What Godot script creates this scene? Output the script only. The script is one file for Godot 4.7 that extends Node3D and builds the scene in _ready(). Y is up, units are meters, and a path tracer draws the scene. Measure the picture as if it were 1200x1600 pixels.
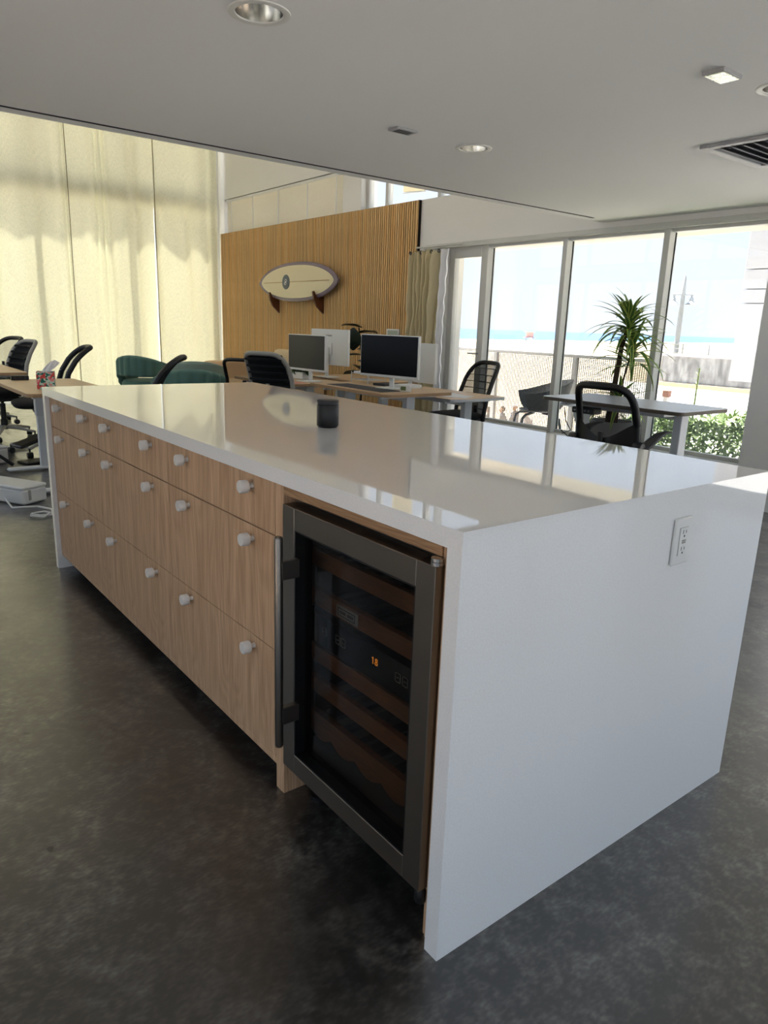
extends Node3D

const XW := 4.70      # inner face of the window wall
const XL := -2.40     # left wall
const ZC := -10.87    # glazed wall behind the long curtain
const ZB := 2.30      # wall behind the camera
const HC := 2.18      # low ceiling
const HU := 5.20      # ceiling of the tall part
const ZE := -3.28     # edge of the low ceiling
const SUN_EL := 72.0

var M := {}
var used := {}
var rng := RandomNumberGenerator.new()

# ---------------------------------------------------------------- helpers
func sb(smooth := false) -> SurfaceTool:
	var st := SurfaceTool.new()
	st.begin(Mesh.PRIMITIVE_TRIANGLES)
	st.set_smooth_group(0 if smooth else 0xFFFFFFFF)
	return st

func tri(st: SurfaceTool, a: Vector3, b: Vector3, c: Vector3) -> void:
	st.add_vertex(a); st.add_vertex(c); st.add_vertex(b)

func quad(st: SurfaceTool, a: Vector3, b: Vector3, c: Vector3, d: Vector3) -> void:
	tri(st, a, b, c); tri(st, a, c, d)

func quad_out(st: SurfaceTool, a: Vector3, b: Vector3, c: Vector3, d: Vector3, out: Vector3) -> void:
	if (b - a).cross(c - a).dot(out) >= 0.0:
		quad(st, a, b, c, d)
	else:
		quad(st, a, d, c, b)

func bx(st: SurfaceTool, c: Vector3, s: Vector3, b := 0.0, xf := Transform3D()) -> void:
	var h := s * 0.5
	b = minf(b, minf(h.x, minf(h.y, h.z)) * 0.9)
	for axis in 3:
		var u := (axis + 1) % 3
		var v := (axis + 2) % 3
		for sg in [-1.0, 1.0]:
			var p := []
			for k in [[-1, -1], [1, -1], [1, 1], [-1, 1]]:
				var q := Vector3()
				q[axis] = sg * h[axis]
				q[u] = k[0] * (h[u] - b)
				q[v] = k[1] * (h[v] - b)
				p.append(xf * (c + q))
			var o := Vector3(); o[axis] = sg
			quad_out(st, p[0], p[1], p[2], p[3], xf.basis * o)
		if b > 0.0:
			for su in [-1.0, 1.0]:
				for sv in [-1.0, 1.0]:
					var e := []
					for k in [[0, -1.0], [1, -1.0], [1, 1.0], [0, 1.0]]:
						var q := Vector3()
						q[u] = su * (h[u] if k[0] == 0 else h[u] - b)
						q[v] = sv * (h[v] - b if k[0] == 0 else h[v])
						q[axis] = k[1] * (h[axis] - b)
						e.append(xf * (c + q))
					var o := Vector3(); o[u] = su; o[v] = sv
					quad_out(st, e[0], e[1], e[2], e[3], xf.basis * o)
	if b > 0.0:
		for sx in [-1.0, 1.0]:
			for sy in [-1.0, 1.0]:
				for sz in [-1.0, 1.0]:
					var k := Vector3(sx, sy, sz)
					var a := xf * (c + k * Vector3(h.x, h.y - b, h.z - b))
					var d := xf * (c + k * Vector3(h.x - b, h.y, h.z - b))
					var e := xf * (c + k * Vector3(h.x - b, h.y - b, h.z))
					if (d - a).cross(e - a).dot(xf.basis * k) >= 0.0: tri(st, a, d, e)
					else: tri(st, a, e, d)

func bxx(st: SurfaceTool, lo: Vector3, hi: Vector3, b := 0.0) -> void:
	bx(st, (lo + hi) * 0.5, (hi - lo).abs(), b)

func lathe(st: SurfaceTool, prof: Array, seg := 24, xf := Transform3D()) -> void:
	var grp := 1
	for i in prof.size() - 1:
		var p: Vector2 = prof[i]
		var q: Vector2 = prof[i + 1]
		if i > 0 and absf((p - Vector2(prof[i - 1])).angle_to(q - p)) > 0.7: grp += 1
		st.set_smooth_group(grp)
		for j in seg:
			var a := TAU * j / seg
			var b := TAU * (j + 1) / seg
			var pa := xf * Vector3(p.x * cos(a), p.y, p.x * sin(a))
			var pb := xf * Vector3(p.x * cos(b), p.y, p.x * sin(b))
			var qa := xf * Vector3(q.x * cos(a), q.y, q.x * sin(a))
			var qb := xf * Vector3(q.x * cos(b), q.y, q.x * sin(b))
			if p.x > 1e-5: tri(st, pa, qb, pb)
			if q.x > 1e-5: tri(st, pa, qa, qb)
	st.set_smooth_group(0)

func tube(st: SurfaceTool, pts: Array, r, seg := 8, flat := 1.0) -> void:
	var n := pts.size()
	var rings := []
	var up := Vector3.UP
	var t0: Vector3 = (pts[1] - pts[0]).normalized()
	if absf(t0.dot(up)) > 0.95: up = Vector3.RIGHT
	var side := t0.cross(up).normalized()
	for i in n:
		var t: Vector3 = (pts[mini(i + 1, n - 1)] - pts[maxi(i - 1, 0)]).normalized()
		side = (side - t * side.dot(t)).normalized()
		var nn := side.cross(t).normalized()
		var rad: float = r[i] if r is Array else r
		var ring := []
		for j in seg:
			var a := TAU * j / seg
			ring.append(pts[i] + side * cos(a) * rad + nn * sin(a) * rad * flat)
		rings.append(ring)
	for i in n - 1:
		for j in seg:
			var k := (j + 1) % seg
			quad(st, rings[i][j], rings[i + 1][j], rings[i + 1][k], rings[i][k])
	st.set_smooth_group(40)
	for j in range(1, seg - 1):
		tri(st, rings[0][0], rings[0][j], rings[0][j + 1])
		tri(st, rings[n - 1][0], rings[n - 1][j + 1], rings[n - 1][j])
	st.set_smooth_group(0)

func prism(st: SurfaceTool, poly: PackedVector2Array, y0: float, y1: float, xf := Transform3D()) -> void:
	var idx := Geometry2D.triangulate_polygon(poly)
	for i in range(0, idx.size(), 3):
		var a := poly[idx[i]]
		var b := poly[idx[i + 1]]
		var c := poly[idx[i + 2]]
		tri(st, xf * Vector3(a.x, y1, a.y), xf * Vector3(c.x, y1, c.y), xf * Vector3(b.x, y1, b.y))
		tri(st, xf * Vector3(a.x, y0, a.y), xf * Vector3(b.x, y0, b.y), xf * Vector3(c.x, y0, c.y))
	for i in poly.size():
		var a := poly[i]
		var b := poly[(i + 1) % poly.size()]
		quad(st, xf * Vector3(a.x, y0, a.y), xf * Vector3(a.x, y1, a.y), xf * Vector3(b.x, y1, b.y), xf * Vector3(b.x, y0, b.y))

func grid(st: SurfaceTool, f: Callable, nu: int, nv: int) -> void:
	var rows := []
	for i in nu + 1:
		var row := PackedVector3Array()
		for j in nv + 1:
			row.append(f.call(float(i) / nu, float(j) / nv))
		rows.append(row)
	for i in nu:
		for j in nv:
			quad(st, rows[i][j], rows[i + 1][j], rows[i + 1][j + 1], rows[i][j + 1])

func done(st: SurfaceTool) -> ArrayMesh:
	st.generate_normals()
	return st.commit()

func uniq(called: String) -> String:
	var n: int = used.get(called, 0)
	used[called] = n + 1
	return called if n == 0 else "%s_%03d" % [called, n]

func tag(o: Node3D, label: String, category: String, group := "") -> Node3D:
	o.set_meta("label", label)
	o.set_meta("category", category)
	if group: o.set_meta("group", group)
	return o

func thing(called: String, label: String, category: String, at := Vector3.ZERO, turn := 0.0, group := "") -> Node3D:
	var o := Node3D.new()
	o.name = uniq(called)
	add_child(o)
	o.position = at
	o.rotation.y = turn
	return tag(o, label, category, group)

func part(parent: Node3D, called: String, what, m: Material, label := "") -> MeshInstance3D:
	var o := MeshInstance3D.new()
	o.mesh = done(what) if what is SurfaceTool else what
	o.material_override = m
	var d: Dictionary = parent.get_meta("part_count", {})
	var n: int = d.get(called, 0)
	d[called] = n + 1
	parent.set_meta("part_count", d)
	o.name = called if n == 0 else "%s_%03d" % [called, n]
	parent.add_child(o, true)
	if label: o.set_meta("label", label)
	return o

func single(called: String, what, m: Material, label: String, category: String, group := "", at := Vector3.ZERO, turn := 0.0) -> MeshInstance3D:
	var o := MeshInstance3D.new()
	o.mesh = done(what) if what is SurfaceTool else what
	o.material_override = m
	o.name = uniq(called)
	add_child(o)
	o.position = at
	o.rotation.y = turn
	tag(o, label, category, group)
	return o

func struct(called: String, what, m: Material) -> MeshInstance3D:
	var o := MeshInstance3D.new()
	o.mesh = done(what) if what is SurfaceTool else what
	o.material_override = m
	o.name = uniq(called)
	add_child(o)
	o.set_meta("kind", "structure")
	return o

func struct_node(called: String) -> Node3D:
	var o := Node3D.new()
	o.name = uniq(called)
	add_child(o)
	o.set_meta("kind", "structure")
	return o

# a wall slab across one axis (0: x, 2: z) with rectangular openings [a0, a1, y0, y1]
func slab(axis: int, lo: float, hi: float, a0: float, a1: float, y0: float, y1: float, holes: Array) -> SurfaceTool:
	var st := sb()
	var acut := [a0, a1]
	var ycut := [y0, y1]
	for h in holes:
		for v in [h[0], h[1]]:
			if v > a0 and v < a1 and not acut.has(v): acut.append(v)
		for v in [h[2], h[3]]:
			if v > y0 and v < y1 and not ycut.has(v): ycut.append(v)
	acut.sort(); ycut.sort()
	for i in acut.size() - 1:
		for j in ycut.size() - 1:
			var ca: float = (acut[i] + acut[i + 1]) * 0.5
			var cy: float = (ycut[j] + ycut[j + 1]) * 0.5
			var open := false
			for h in holes:
				if ca > h[0] and ca < h[1] and cy > h[2] and cy < h[3]: open = true
			if open: continue
			if axis == 0: bxx(st, Vector3(lo, ycut[j], acut[i]), Vector3(hi, ycut[j + 1], acut[i + 1]))
			else: bxx(st, Vector3(acut[i], ycut[j], lo), Vector3(acut[i + 1], ycut[j + 1], hi))
	return st

# ---------------------------------------------------------------- materials
func mat(called: String, c: Color, rough := 0.6, metal := 0.0, spec := 0.5) -> StandardMaterial3D:
	var m := StandardMaterial3D.new()
	m.resource_name = called
	m.albedo_color = c
	m.roughness = rough
	m.metallic = metal
	m.metallic_specular = spec
	M[called] = m
	return m

func noise(seed_: int, freq: float, oct := 4, type := FastNoiseLite.TYPE_SIMPLEX_SMOOTH) -> FastNoiseLite:
	var n := FastNoiseLite.new()
	n.seed = seed_
	n.noise_type = type
	n.frequency = freq
	n.fractal_octaves = oct
	return n

func image_from(w: int, h: int, f: Callable) -> ImageTexture:
	var d := PackedByteArray()
	d.resize(w * h * 3)
	var k := 0
	for y in h:
		for x in w:
			var c: Color = f.call(x, y)
			d[k] = int(clampf(c.r, 0, 1) * 255.0)
			d[k + 1] = int(clampf(c.g, 0, 1) * 255.0)
			d[k + 2] = int(clampf(c.b, 0, 1) * 255.0)
			k += 3
	return ImageTexture.create_from_image(Image.create_from_data(w, h, false, Image.FORMAT_RGB8, d))

func triplanar(m: StandardMaterial3D, scale: Vector3, world := true) -> void:
	m.uv1_triplanar = true
	m.uv1_world_triplanar = world
	m.uv1_scale = scale
	m.uv1_triplanar_sharpness = 8.0

# sideways tileable value: blends the noise over the border
func tiled(n: FastNoiseLite, x: float, y: float, w: float, h: float) -> float:
	var bx_ := smoothstep(0.8, 1.0, x / w)
	var by_ := smoothstep(0.8, 1.0, y / h)
	var a := lerpf(n.get_noise_2d(x, y), n.get_noise_2d(x - w, y), bx_)
	if by_ <= 0.0: return a
	var b := lerpf(n.get_noise_2d(x, y - h), n.get_noise_2d(x - w, y - h), bx_)
	return lerpf(a, b, by_)

func oak(seed_: int, light: Color, dark: Color, across: bool, fine := 1.0) -> ImageTexture:
	var w := 512
	var h := 512
	var n1 := noise(seed_, 1.0, 3)
	var n2 := noise(seed_ + 7, 1.0, 2)
	var n3 := noise(seed_ + 13, 1.0, 2)
	return image_from(w, h, func(px: int, py: int) -> Color:
		var x := float(py if across else px)
		var y := float(px if across else py)
		var wave := tiled(n2, x * 0.006, y * 0.0025, w * 0.006, h * 0.0025)
		var rings := sin((x * 0.05 + wave * 9.0) * TAU * 0.5)
		var pores := tiled(n1, x * 0.34 * fine, y * 0.010, w * 0.34 * fine, h * 0.010)
		var broad := tiled(n3, x * 0.02, y * 0.004, w * 0.02, h * 0.004)
		var t := clampf(0.40 + rings * 0.10 + pores * 0.75 + broad * 0.35, 0.0, 1.0)
		return light.lerp(dark, t))

func make_materials() -> void:
	var wh := mat("wall_paint", Color(0.92, 0.915, 0.90), 0.85)
	wh.metallic_specular = 0.3
	mat("ceiling_paint", Color(0.93, 0.93, 0.925), 0.9, 0.0, 0.25)
	mat("frame_aluminium", Color(0.80, 0.80, 0.78), 0.45, 0.0)
	mat("frame_gasket", Color(0.08, 0.08, 0.085), 0.7)
	var gl := mat("window_glass", Color(0.93, 0.97, 0.96, 0.04), 0.0)
	gl.transparency = BaseMaterial3D.TRANSPARENCY_ALPHA
	gl.cull_mode = BaseMaterial3D.CULL_DISABLED
	# polished concrete
	var n1 := noise(3, 0.010, 5)
	var n2 := noise(5, 0.045, 4)
	var n3 := noise(9, 0.16, 3)
	var fl := mat("concrete", Color(1, 1, 1), 0.33, 0.0, 0.9)
	fl.clearcoat_enabled = true
	fl.clearcoat = 1.0
	fl.clearcoat_roughness = 0.24
	fl.albedo_texture = image_from(1024, 1024, func(x: int, y: int) -> Color:
		var a := tiled(n1, x, y, 1024, 1024)
		var b := tiled(n2, x, y, 1024, 1024)
		var c := tiled(n3, x * 0.55, y * 1.3, 1024 * 0.55, 1024 * 1.3)
		var v := 0.160 + a * 0.17 + b * 0.19 + c * 0.15
		v = clampf(v, 0.065, 0.42)
		return Color(v * 1.02, v * 0.995, v * 0.95))
	var n4 := noise(19, 0.02, 4)
	fl.roughness = 1.0
	fl.roughness_texture = image_from(512, 512, func(x: int, y: int) -> Color:
		var v := 0.36 + tiled(n4, x, y, 512, 512) * 0.12 + tiled(n2, x, y, 512, 512) * 0.05
		return Color(v, v, v))
	fl.roughness_texture_channel = BaseMaterial3D.TEXTURE_CHANNEL_RED
	triplanar(fl, Vector3.ONE * 0.42)
	# white quartz
	var qn := noise(31, 0.5, 2)
	var qz := mat("quartz", Color(0.945, 0.945, 0.94), 0.025, 0.0, 0.62)
	qz.albedo_texture = image_from(256, 256, func(x: int, y: int) -> Color:
		var v := 0.985 + tiled(qn, x, y, 256, 256) * 0.03
		return Color(v, v, v))
	triplanar(qz, Vector3.ONE * 1.7)
	# oak veneers
	var ok := mat("oak_upright", Color(1, 1, 1), 0.5, 0.0, 0.4)
	ok.albedo_texture = oak(11, Color(0.84, 0.70, 0.565), Color(0.65, 0.515, 0.39), false)
	triplanar(ok, Vector3(1.7, 0.75, 1.7))
	var oh := mat("oak_level", Color(1, 1, 1), 0.5, 0.0, 0.4)
	oh.albedo_texture = oak(23, Color(0.72, 0.575, 0.43), Color(0.50, 0.375, 0.265), true, 0.7)
	triplanar(oh, Vector3(1.1, 3.0, 1.1))
	for k in 3:
		var sl := mat("slat_oak_%d" % k, [Color(1, 1, 1), Color(0.93, 0.92, 0.90), Color(1.0, 0.96, 0.90)][k], 0.6, 0.0, 0.35)
		if k == 0:
			sl.albedo_texture = oak(41, Color(0.90, 0.76, 0.55), Color(0.78, 0.62, 0.42), false, 0.8)
		else:
			sl.albedo_texture = M["slat_oak_0"].albedo_texture
		triplanar(sl, Vector3(2.6, 0.6, 2.6))
	mat("slat_backing", Color(0.13, 0.09, 0.055), 0.9)
	var dk := mat("desk_wood", Color(1, 1, 1), 0.4, 0.0, 0.45)
	dk.albedo_texture = oak(53, Color(0.83, 0.72, 0.58), Color(0.73, 0.60, 0.46), true, 0.8)
	triplanar(dk, Vector3(0.9, 0.9, 0.9))
	mat("desk_edge", Color(0.66, 0.53, 0.39), 0.6)
	mat("white_metal", Color(0.84, 0.85, 0.86), 0.4)
	mat("white_plastic", Color(0.86, 0.86, 0.85), 0.35)
	mat("knob_white", Color(0.88, 0.865, 0.84), 0.4)
	mat("white_laminate", Color(0.80, 0.81, 0.83), 0.32)
	mat("black_plastic", Color(0.022, 0.022, 0.024), 0.42)
	mat("black_matte", Color(0.018, 0.018, 0.02), 0.7)
	var bf := mat("black_fabric", Color(0.035, 0.035, 0.038), 0.95)
	bf.rim_enabled = true; bf.rim = 0.15
	mat("grey_plastic", Color(0.60, 0.59, 0.565), 0.5)
	mat("dark_grey_plastic", Color(0.16, 0.16, 0.17), 0.5)
	mat("stainless", Color(0.53, 0.505, 0.475), 0.34, 1.0)
	mat("chrome", Color(0.78, 0.78, 0.78), 0.15, 1.0)
	mat("can_metal", Color(0.90, 0.90, 0.89), 0.22, 1.0)
	mat("lamp_trim", Color(0.87, 0.87, 0.85), 0.4)
	mat("vent_metal", Color(0.66, 0.66, 0.67), 0.5)
	mat("ink", Color(0.015, 0.015, 0.015), 0.6)
	var sm := mat("mesh_fabric", Color(0.02, 0.02, 0.022, 0.80), 0.85)
	sm.transparency = BaseMaterial3D.TRANSPARENCY_ALPHA
	sm.cull_mode = BaseMaterial3D.CULL_DISABLED
	var s2 := mat("sheer_mesh", Color(0.02, 0.02, 0.022, 0.40), 0.85)
	s2.transparency = BaseMaterial3D.TRANSPARENCY_ALPHA
	s2.cull_mode = BaseMaterial3D.CULL_DISABLED
	# curtain cloth
	var cn := noise(61, 0.35, 2)
	var cu := mat("curtain_cloth", Color(1, 1, 1), 0.95, 0.0, 0.1)
	cu.albedo_texture = image_from(256, 256, func(x: int, y: int) -> Color:
		var v := 1.0 + tiled(cn, x * 0.9, y * 0.12, 230, 31) * 0.05 + tiled(cn, x * 0.12 + 99.0, y * 0.9, 31, 230) * 0.04
		return Color(0.93 * v, 0.92 * v, 0.85 * v))
	triplanar(cu, Vector3.ONE * 1.4)
	cu.backlight_enabled = true
	cu.backlight = Color(0.69, 0.685, 0.62)
	cu.cull_mode = BaseMaterial3D.CULL_DISABLED
	mat("curtain_seam", Color(0.55, 0.50, 0.36), 0.95)
	var c2 := mat("linen_cloth", Color(0.85, 0.80, 0.66), 0.95, 0.0, 0.1)
	c2.backlight_enabled = true
	c2.backlight = Color(0.3, 0.28, 0.2)
	var c3 := mat("white_cloth", Color(0.93, 0.93, 0.94), 0.95, 0.0, 0.1)
	c3.backlight_enabled = true
	c3.backlight = Color(0.55, 0.55, 0.56)
	var bl := mat("blind_slat", Color(0.88, 0.86, 0.80), 0.5)
	bl.backlight_enabled = true
	bl.backlight = Color(0.25, 0.24, 0.2)
	# velvet, sofa
	var gv := mat("green_velvet", Color(0.32, 0.46, 0.42), 0.85)
	gv.rim_enabled = true; gv.rim = 0.8; gv.rim_tint = 0.5
	var g2 := mat("grey_green_velvet", Color(0.50, 0.57, 0.53), 0.85)
	g2.rim_enabled = true; g2.rim = 0.6; g2.rim_tint = 0.5
	var sf := mat("beige_boucle", Color(0.92, 0.81, 0.67), 0.95)
	sf.rim_enabled = true; sf.rim = 0.4
	mat("cream_cushion", Color(0.82, 0.74, 0.60), 0.95)
	mat("brass", Color(0.7, 0.55, 0.3), 0.3, 1.0)

# ---------------------------------------------------------------- scene
func _ready() -> void:
	rng.seed = 77
	var cam := Camera3D.new()
	cam.name = "camera"
	add_child(cam)
	cam.position = Vector3(-0.8476, 1.2553, 0.8553)
	cam.rotation = Vector3(-0.2533, -0.6657, 0.0344)
	cam.fov = rad_to_deg(2.0 * atan(800.0 / 1124.66))
	cam.near = 0.05
	cam.far = 9000.0
	cam.current = true
	var env := Environment.new()
	var sky := ProceduralSkyMaterial.new()
	sky.sky_top_color = Color(0.60, 0.73, 0.88)
	sky.sky_horizon_color = Color(0.775, 0.81, 0.855)
	sky.sky_curve = 0.5
	sky.ground_bottom_color = Color(0.55, 0.53, 0.48)
	sky.ground_horizon_color = Color(0.80, 0.86, 0.92)
	env.sky = Sky.new()
	env.sky.sky_material = sky
	env.background_mode = Environment.BG_SKY
	env.tonemap_mode = Environment.TONE_MAPPER_LINEAR
	env.tonemap_exposure = 1.9
	env.sdfgi_enabled = true
	env.ssao_enabled = true
	env.ssil_enabled = true
	var we := WorldEnvironment.new()
	we.name = "environment"
	we.environment = env
	add_child(we)
	var sun := DirectionalLight3D.new()
	sun.name = "sun"
	add_child(sun)
	sun.rotation = Vector3(deg_to_rad(-SUN_EL), PI - deg_to_rad(4.0), 0)
	sun.light_color = Color(1.0, 0.985, 0.955)
	sun.light_energy = 4.6
	sun.light_angular_distance = 0.53
	sun.shadow_enabled = true
	sun.sky_mode = DirectionalLight3D.SKY_MODE_LIGHT_ONLY

	make_materials()
	build_shell()
	build_windows()
	build_slat_wall()
	build_curtains()
	build_island()
	build_cooler()
	build_ceiling_fittings()
	build_left_desks()
	build_lounge()
	build_workstations()
	build_right_desk()
	build_outside()

func build_shell() -> void:
	var st := sb()
	bxx(st, Vector3(XL - 0.25, -0.2, ZC - 0.25), Vector3(XW + 0.25, 0.0, ZB + 0.25))
	struct("floor", st, M.concrete)
	# window wall
	var holes := [[-5.25, -4.70, 0.03, 2.12], [-4.70, -1.76, 0.30, 2.12], [-1.45, 2.10, 0.05, 2.12], [-10.66, -7.27, 2.2, 3.13], [-6.88, -3.55, 2.615, 4.3]]
	struct("wall_right", slab(0, XW, XW + 0.25, ZC - 0.25, ZB + 0.25, 0.0, HU, holes), M.wall_paint)
	struct("wall_left", slab(0, XL - 0.25, XL, ZC - 0.25, ZB + 0.25, 0.0, HU, [[-10.4, -3.6, 0.9, 2.3], [-10.4, -3.6, 2.55, 4.7], [-1.5, 2.1, 0.05, 2.12]]), M.wall_paint)  # unseen openings added for fill light from the left
	struct("wall_back", slab(2, ZB, ZB + 0.25, XL, XW, 0.0, HU, [[XL + 0.25, XW - 0.3, 0.05, 2.12]]), M.wall_paint)  # unseen opening added so daylight reaches the island end
	# glazed wall behind the long curtain: low kerb and head only
	struct("wall_front", slab(2, ZC - 0.08, ZC, XL, XW, 0.0, HU, [[XL + 0.1, XW - 0.1, 0.04, 2.90], [XL + 0.1, XW - 0.1, 3.11, 4.9]]), M.wall_paint)
	st = sb()
	bxx(st, Vector3(XW - 0.07, 0.0, -1.76), Vector3(XW + 0.02, HC, -1.45))
	struct("wall_pillar", st, M.wall_paint)
	# mezzanine front above the low ceiling
	st = sb()
	bxx(st, Vector3(XL, HC + 0.3, ZE), Vector3(XW, HU, ZE + 0.15))
	struct("wall_mezzanine", st, M.wall_paint)
	st = sb()
	bxx(st, Vector3(XL - 0.25, HU, ZC - 0.25), Vector3(XW + 0.25, HU + 0.2, ZB + 0.25))
	bxx(st, Vector3(XL - 1.5, HU, -11.71), Vector3(XW + 1.5, HU + 0.2, ZC - 0.08))
	struct("ceiling_upper", st, M.ceiling_paint)
	st = sb()
	bxx(st, Vector3(XW + 0.25, 2.135, -6.2), Vector3(5.60, 2.30, 2.3), 0.01)
	struct("trim_5", st, mat("eave_cream", Color(0.90, 0.86, 0.79), 0.8))
	# low ceiling with a groove, its shade coloured in, and holes for the lamps
	var cg := CSGCombiner3D.new()
	cg.name = "ceiling"
	add_child(cg)
	cg.set_meta("kind", "structure")
	var b := CSGBox3D.new()
	b.name = "ceiling_slab"
	b.size = Vector3(XW - XL, 0.3, ZB - ZE)
	b.position = Vector3((XW + XL) * 0.5, HC + 0.15, (ZB + ZE) * 0.5)
	b.material = M.ceiling_paint
	cg.add_child(b)
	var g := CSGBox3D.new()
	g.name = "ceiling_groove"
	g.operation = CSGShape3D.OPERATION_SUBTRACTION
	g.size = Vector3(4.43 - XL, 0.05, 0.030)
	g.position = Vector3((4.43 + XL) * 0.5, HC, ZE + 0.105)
	g.material = M.dark_grey_plastic  # cut faces coloured dark to stand in for shade in the groove
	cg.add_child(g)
	for p in LAMPS:
		var c := CSGCylinder3D.new()
		c.name = "ceiling_hole"
		c.operation = CSGShape3D.OPERATION_SUBTRACTION
		c.radius = 0.076
		c.height = 0.4
		c.sides = 40
		c.position = Vector3(p.x, HC, p.y)
		c.material = M.ceiling_paint
		cg.add_child(c, true)

const LAMPS := [Vector2(0.377, -1.416), Vector2(2.057, -2.182), Vector2(2.194, -0.650)]

func pane(parent: Node3D, lo: Vector3, hi: Vector3) -> void:
	var st := sb()
	bxx(st, lo, hi)
	part(parent, "pane", st, M.window_glass)

func build_windows() -> void:
	var x0 := XW + 0.005
	# lower row: glazed door, three tall panes
	var cols := [[-4.65, -3.70], [-3.65, -2.68], [-2.625, -1.76]]
	for c in cols:
		var w := struct_node("window_%d" % (cols.find(c) + 1))
		var st := sb()
		bxx(st, Vector3(x0 + 0.06, 0.30, c[0]), Vector3(x0 + 0.11, 0.335, c[1]), 0.003)
		bxx(st, Vector3(x0 + 0.02, 2.06, c[0]), Vector3(x0 + 0.11, 2.12, c[1]), 0.003)
		part(w, "window_frame", st, M.frame_aluminium)
		st = sb()
		bxx(st, Vector3(x0 + 0.079, 0.33, c[0] + 0.001), Vector3(x0 + 0.092, 2.06, c[0] + 0.005))
		bxx(st, Vector3(x0 + 0.079, 0.33, c[1] - 0.005), Vector3(x0 + 0.092, 2.06, c[1] - 0.001))
		part(w, "gasket", st, M.frame_gasket)
		pane(w, Vector3(x0 + 0.083, 0.33, c[0] + 0.005), Vector3(x0 + 0.089, 2.065, c[1] - 0.005))
		st = sb()
		bxx(st, Vector3(x0 - 0.02, 0.28, c[0] - 0.02), Vector3(x0 + 0.06, 0.305, c[1] + 0.02), 0.004)
		part(w, "window_sill", st, M.frame_aluminium)
	var n := 1
	for z in [-4.70, -3.70, -2.68]:
		var st := sb()
		bxx(st, Vector3(x0, 0.30, z), Vector3(x0 + 0.11, 2.12, z + (0.055 if z > -3.0 else 0.05)), 0.003)
		struct("trim_%d" % n, st, M.frame_aluminium)
		n += 1
	# head track over the whole row
	var st := sb()
	bxx(st, Vector3(XW - 0.03, 2.085, -5.62), Vector3(XW + 0.02, 2.10, -1.76), 0.002)
	bxx(st, Vector3(XW - 0.012, 2.10, -5.62), Vector3(XW + 0.02, 2.135, -1.76), 0.002)
	struct("trim_%d" % n, st, M.frame_aluminium)
	# glazed door
	var d := struct_node("door_1")
	st = sb()
	bxx(st, Vector3(x0 + 0.03, 0.03, -5.25), Vector3(x0 + 0.10, 2.12, -5.17), 0.003)
	bxx(st, Vector3(x0 + 0.03, 0.03, -4.77), Vector3(x0 + 0.10, 2.12, -4.70), 0.003)
	bxx(st, Vector3(x0 + 0.03, 1.98, -5.17), Vector3(x0 + 0.10, 2.12, -4.77), 0.003)
	bxx(st, Vector3(x0 + 0.03, 0.03, -5.17), Vector3(x0 + 0.10, 0.20, -4.77), 0.003)
	part(d, "door_frame", st, M.frame_aluminium)
	pane(d, Vector3(x0 + 0.06, 0.19, -5.18), Vector3(x0 + 0.066, 1.99, -4.76))
	st = sb(true)
	tube(st, [Vector3(x0 + 0.03, 1.0, -4.735), Vector3(x0 - 0.02, 1.0, -4.735), Vector3(x0 - 0.02, 1.0, -4.83)], 0.009, 8)
	part(d, "door_handle", st, M.chrome)
	# sliding panes past the pillar
	var w4 := struct_node("window_4")
	st = sb()
	for z in [-1.45, -0.29, 0.87, 2.03]:
		bxx(st, Vector3(x0 + 0.02, 0.05, z), Vector3(x0 + 0.10, 2.12, z + 0.07), 0.003)
	bxx(st, Vector3(x0 + 0.02, 2.06, -1.45), Vector3(x0 + 0.10, 2.12, 2.10), 0.003)
	bxx(st, Vector3(x0 + 0.02, 0.05, -1.45), Vector3(x0 + 0.10, 0.10, 2.10), 0.003)
	part(w4, "window_frame", st, M.frame_aluminium)
	for z in [-1.39, -0.23, 0.93]:
		pane(w4, Vector3(x0 + 0.06, 0.09, z), Vector3(x0 + 0.066, 2.07, z + 1.11))
	var w8 := struct_node("window_8")  # unseen glazing added behind the camera as a fill light
	st = sb()
	for k in 6:
		var x := lerpf(XL + 0.25, XW - 0.36, k / 5.0)
		bxx(st, Vector3(x, 0.05, ZB + 0.06), Vector3(x + 0.06, 2.12, ZB + 0.14), 0.003)
	bxx(st, Vector3(XL + 0.25, 2.06, ZB + 0.06), Vector3(XW - 0.3, 2.12, ZB + 0.14), 0.003)
	bxx(st, Vector3(XL + 0.25, 0.05, ZB + 0.06), Vector3(XW - 0.3, 0.10, ZB + 0.14), 0.003)
	part(w8, "window_frame", st, M.frame_aluminium)
	for k in 5:
		var x := lerpf(XL + 0.25, XW - 0.36, k / 5.0)
		pane(w8, Vector3(x + 0.05, 0.09, ZB + 0.097), Vector3(x + (XW - XL - 0.61) / 5.0 + 0.01, 2.07, ZB + 0.103))
	var w9 := struct_node("window_9")  # unseen left glazing, added to light the drawers and slat wall
	st = sb()
	for r in [[-1.5, 2.1, 0.05, 2.12, 3], [-10.4, -3.6, 0.9, 2.3, 5], [-10.4, -3.6, 2.55, 4.7, 5]]:
		for k in r[4] + 1:
			var z := lerpf(r[0], r[1] - 0.06, float(k) / r[4])
			bxx(st, Vector3(XL - 0.14, r[2], z), Vector3(XL - 0.06, r[3], z + 0.06), 0.003)
		bxx(st, Vector3(XL - 0.14, r[3] - 0.06, r[0]), Vector3(XL - 0.06, r[3], r[1]), 0.003)
		bxx(st, Vector3(XL - 0.14, r[2], r[0]), Vector3(XL - 0.06, r[2] + 0.05, r[1]), 0.003)
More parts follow.
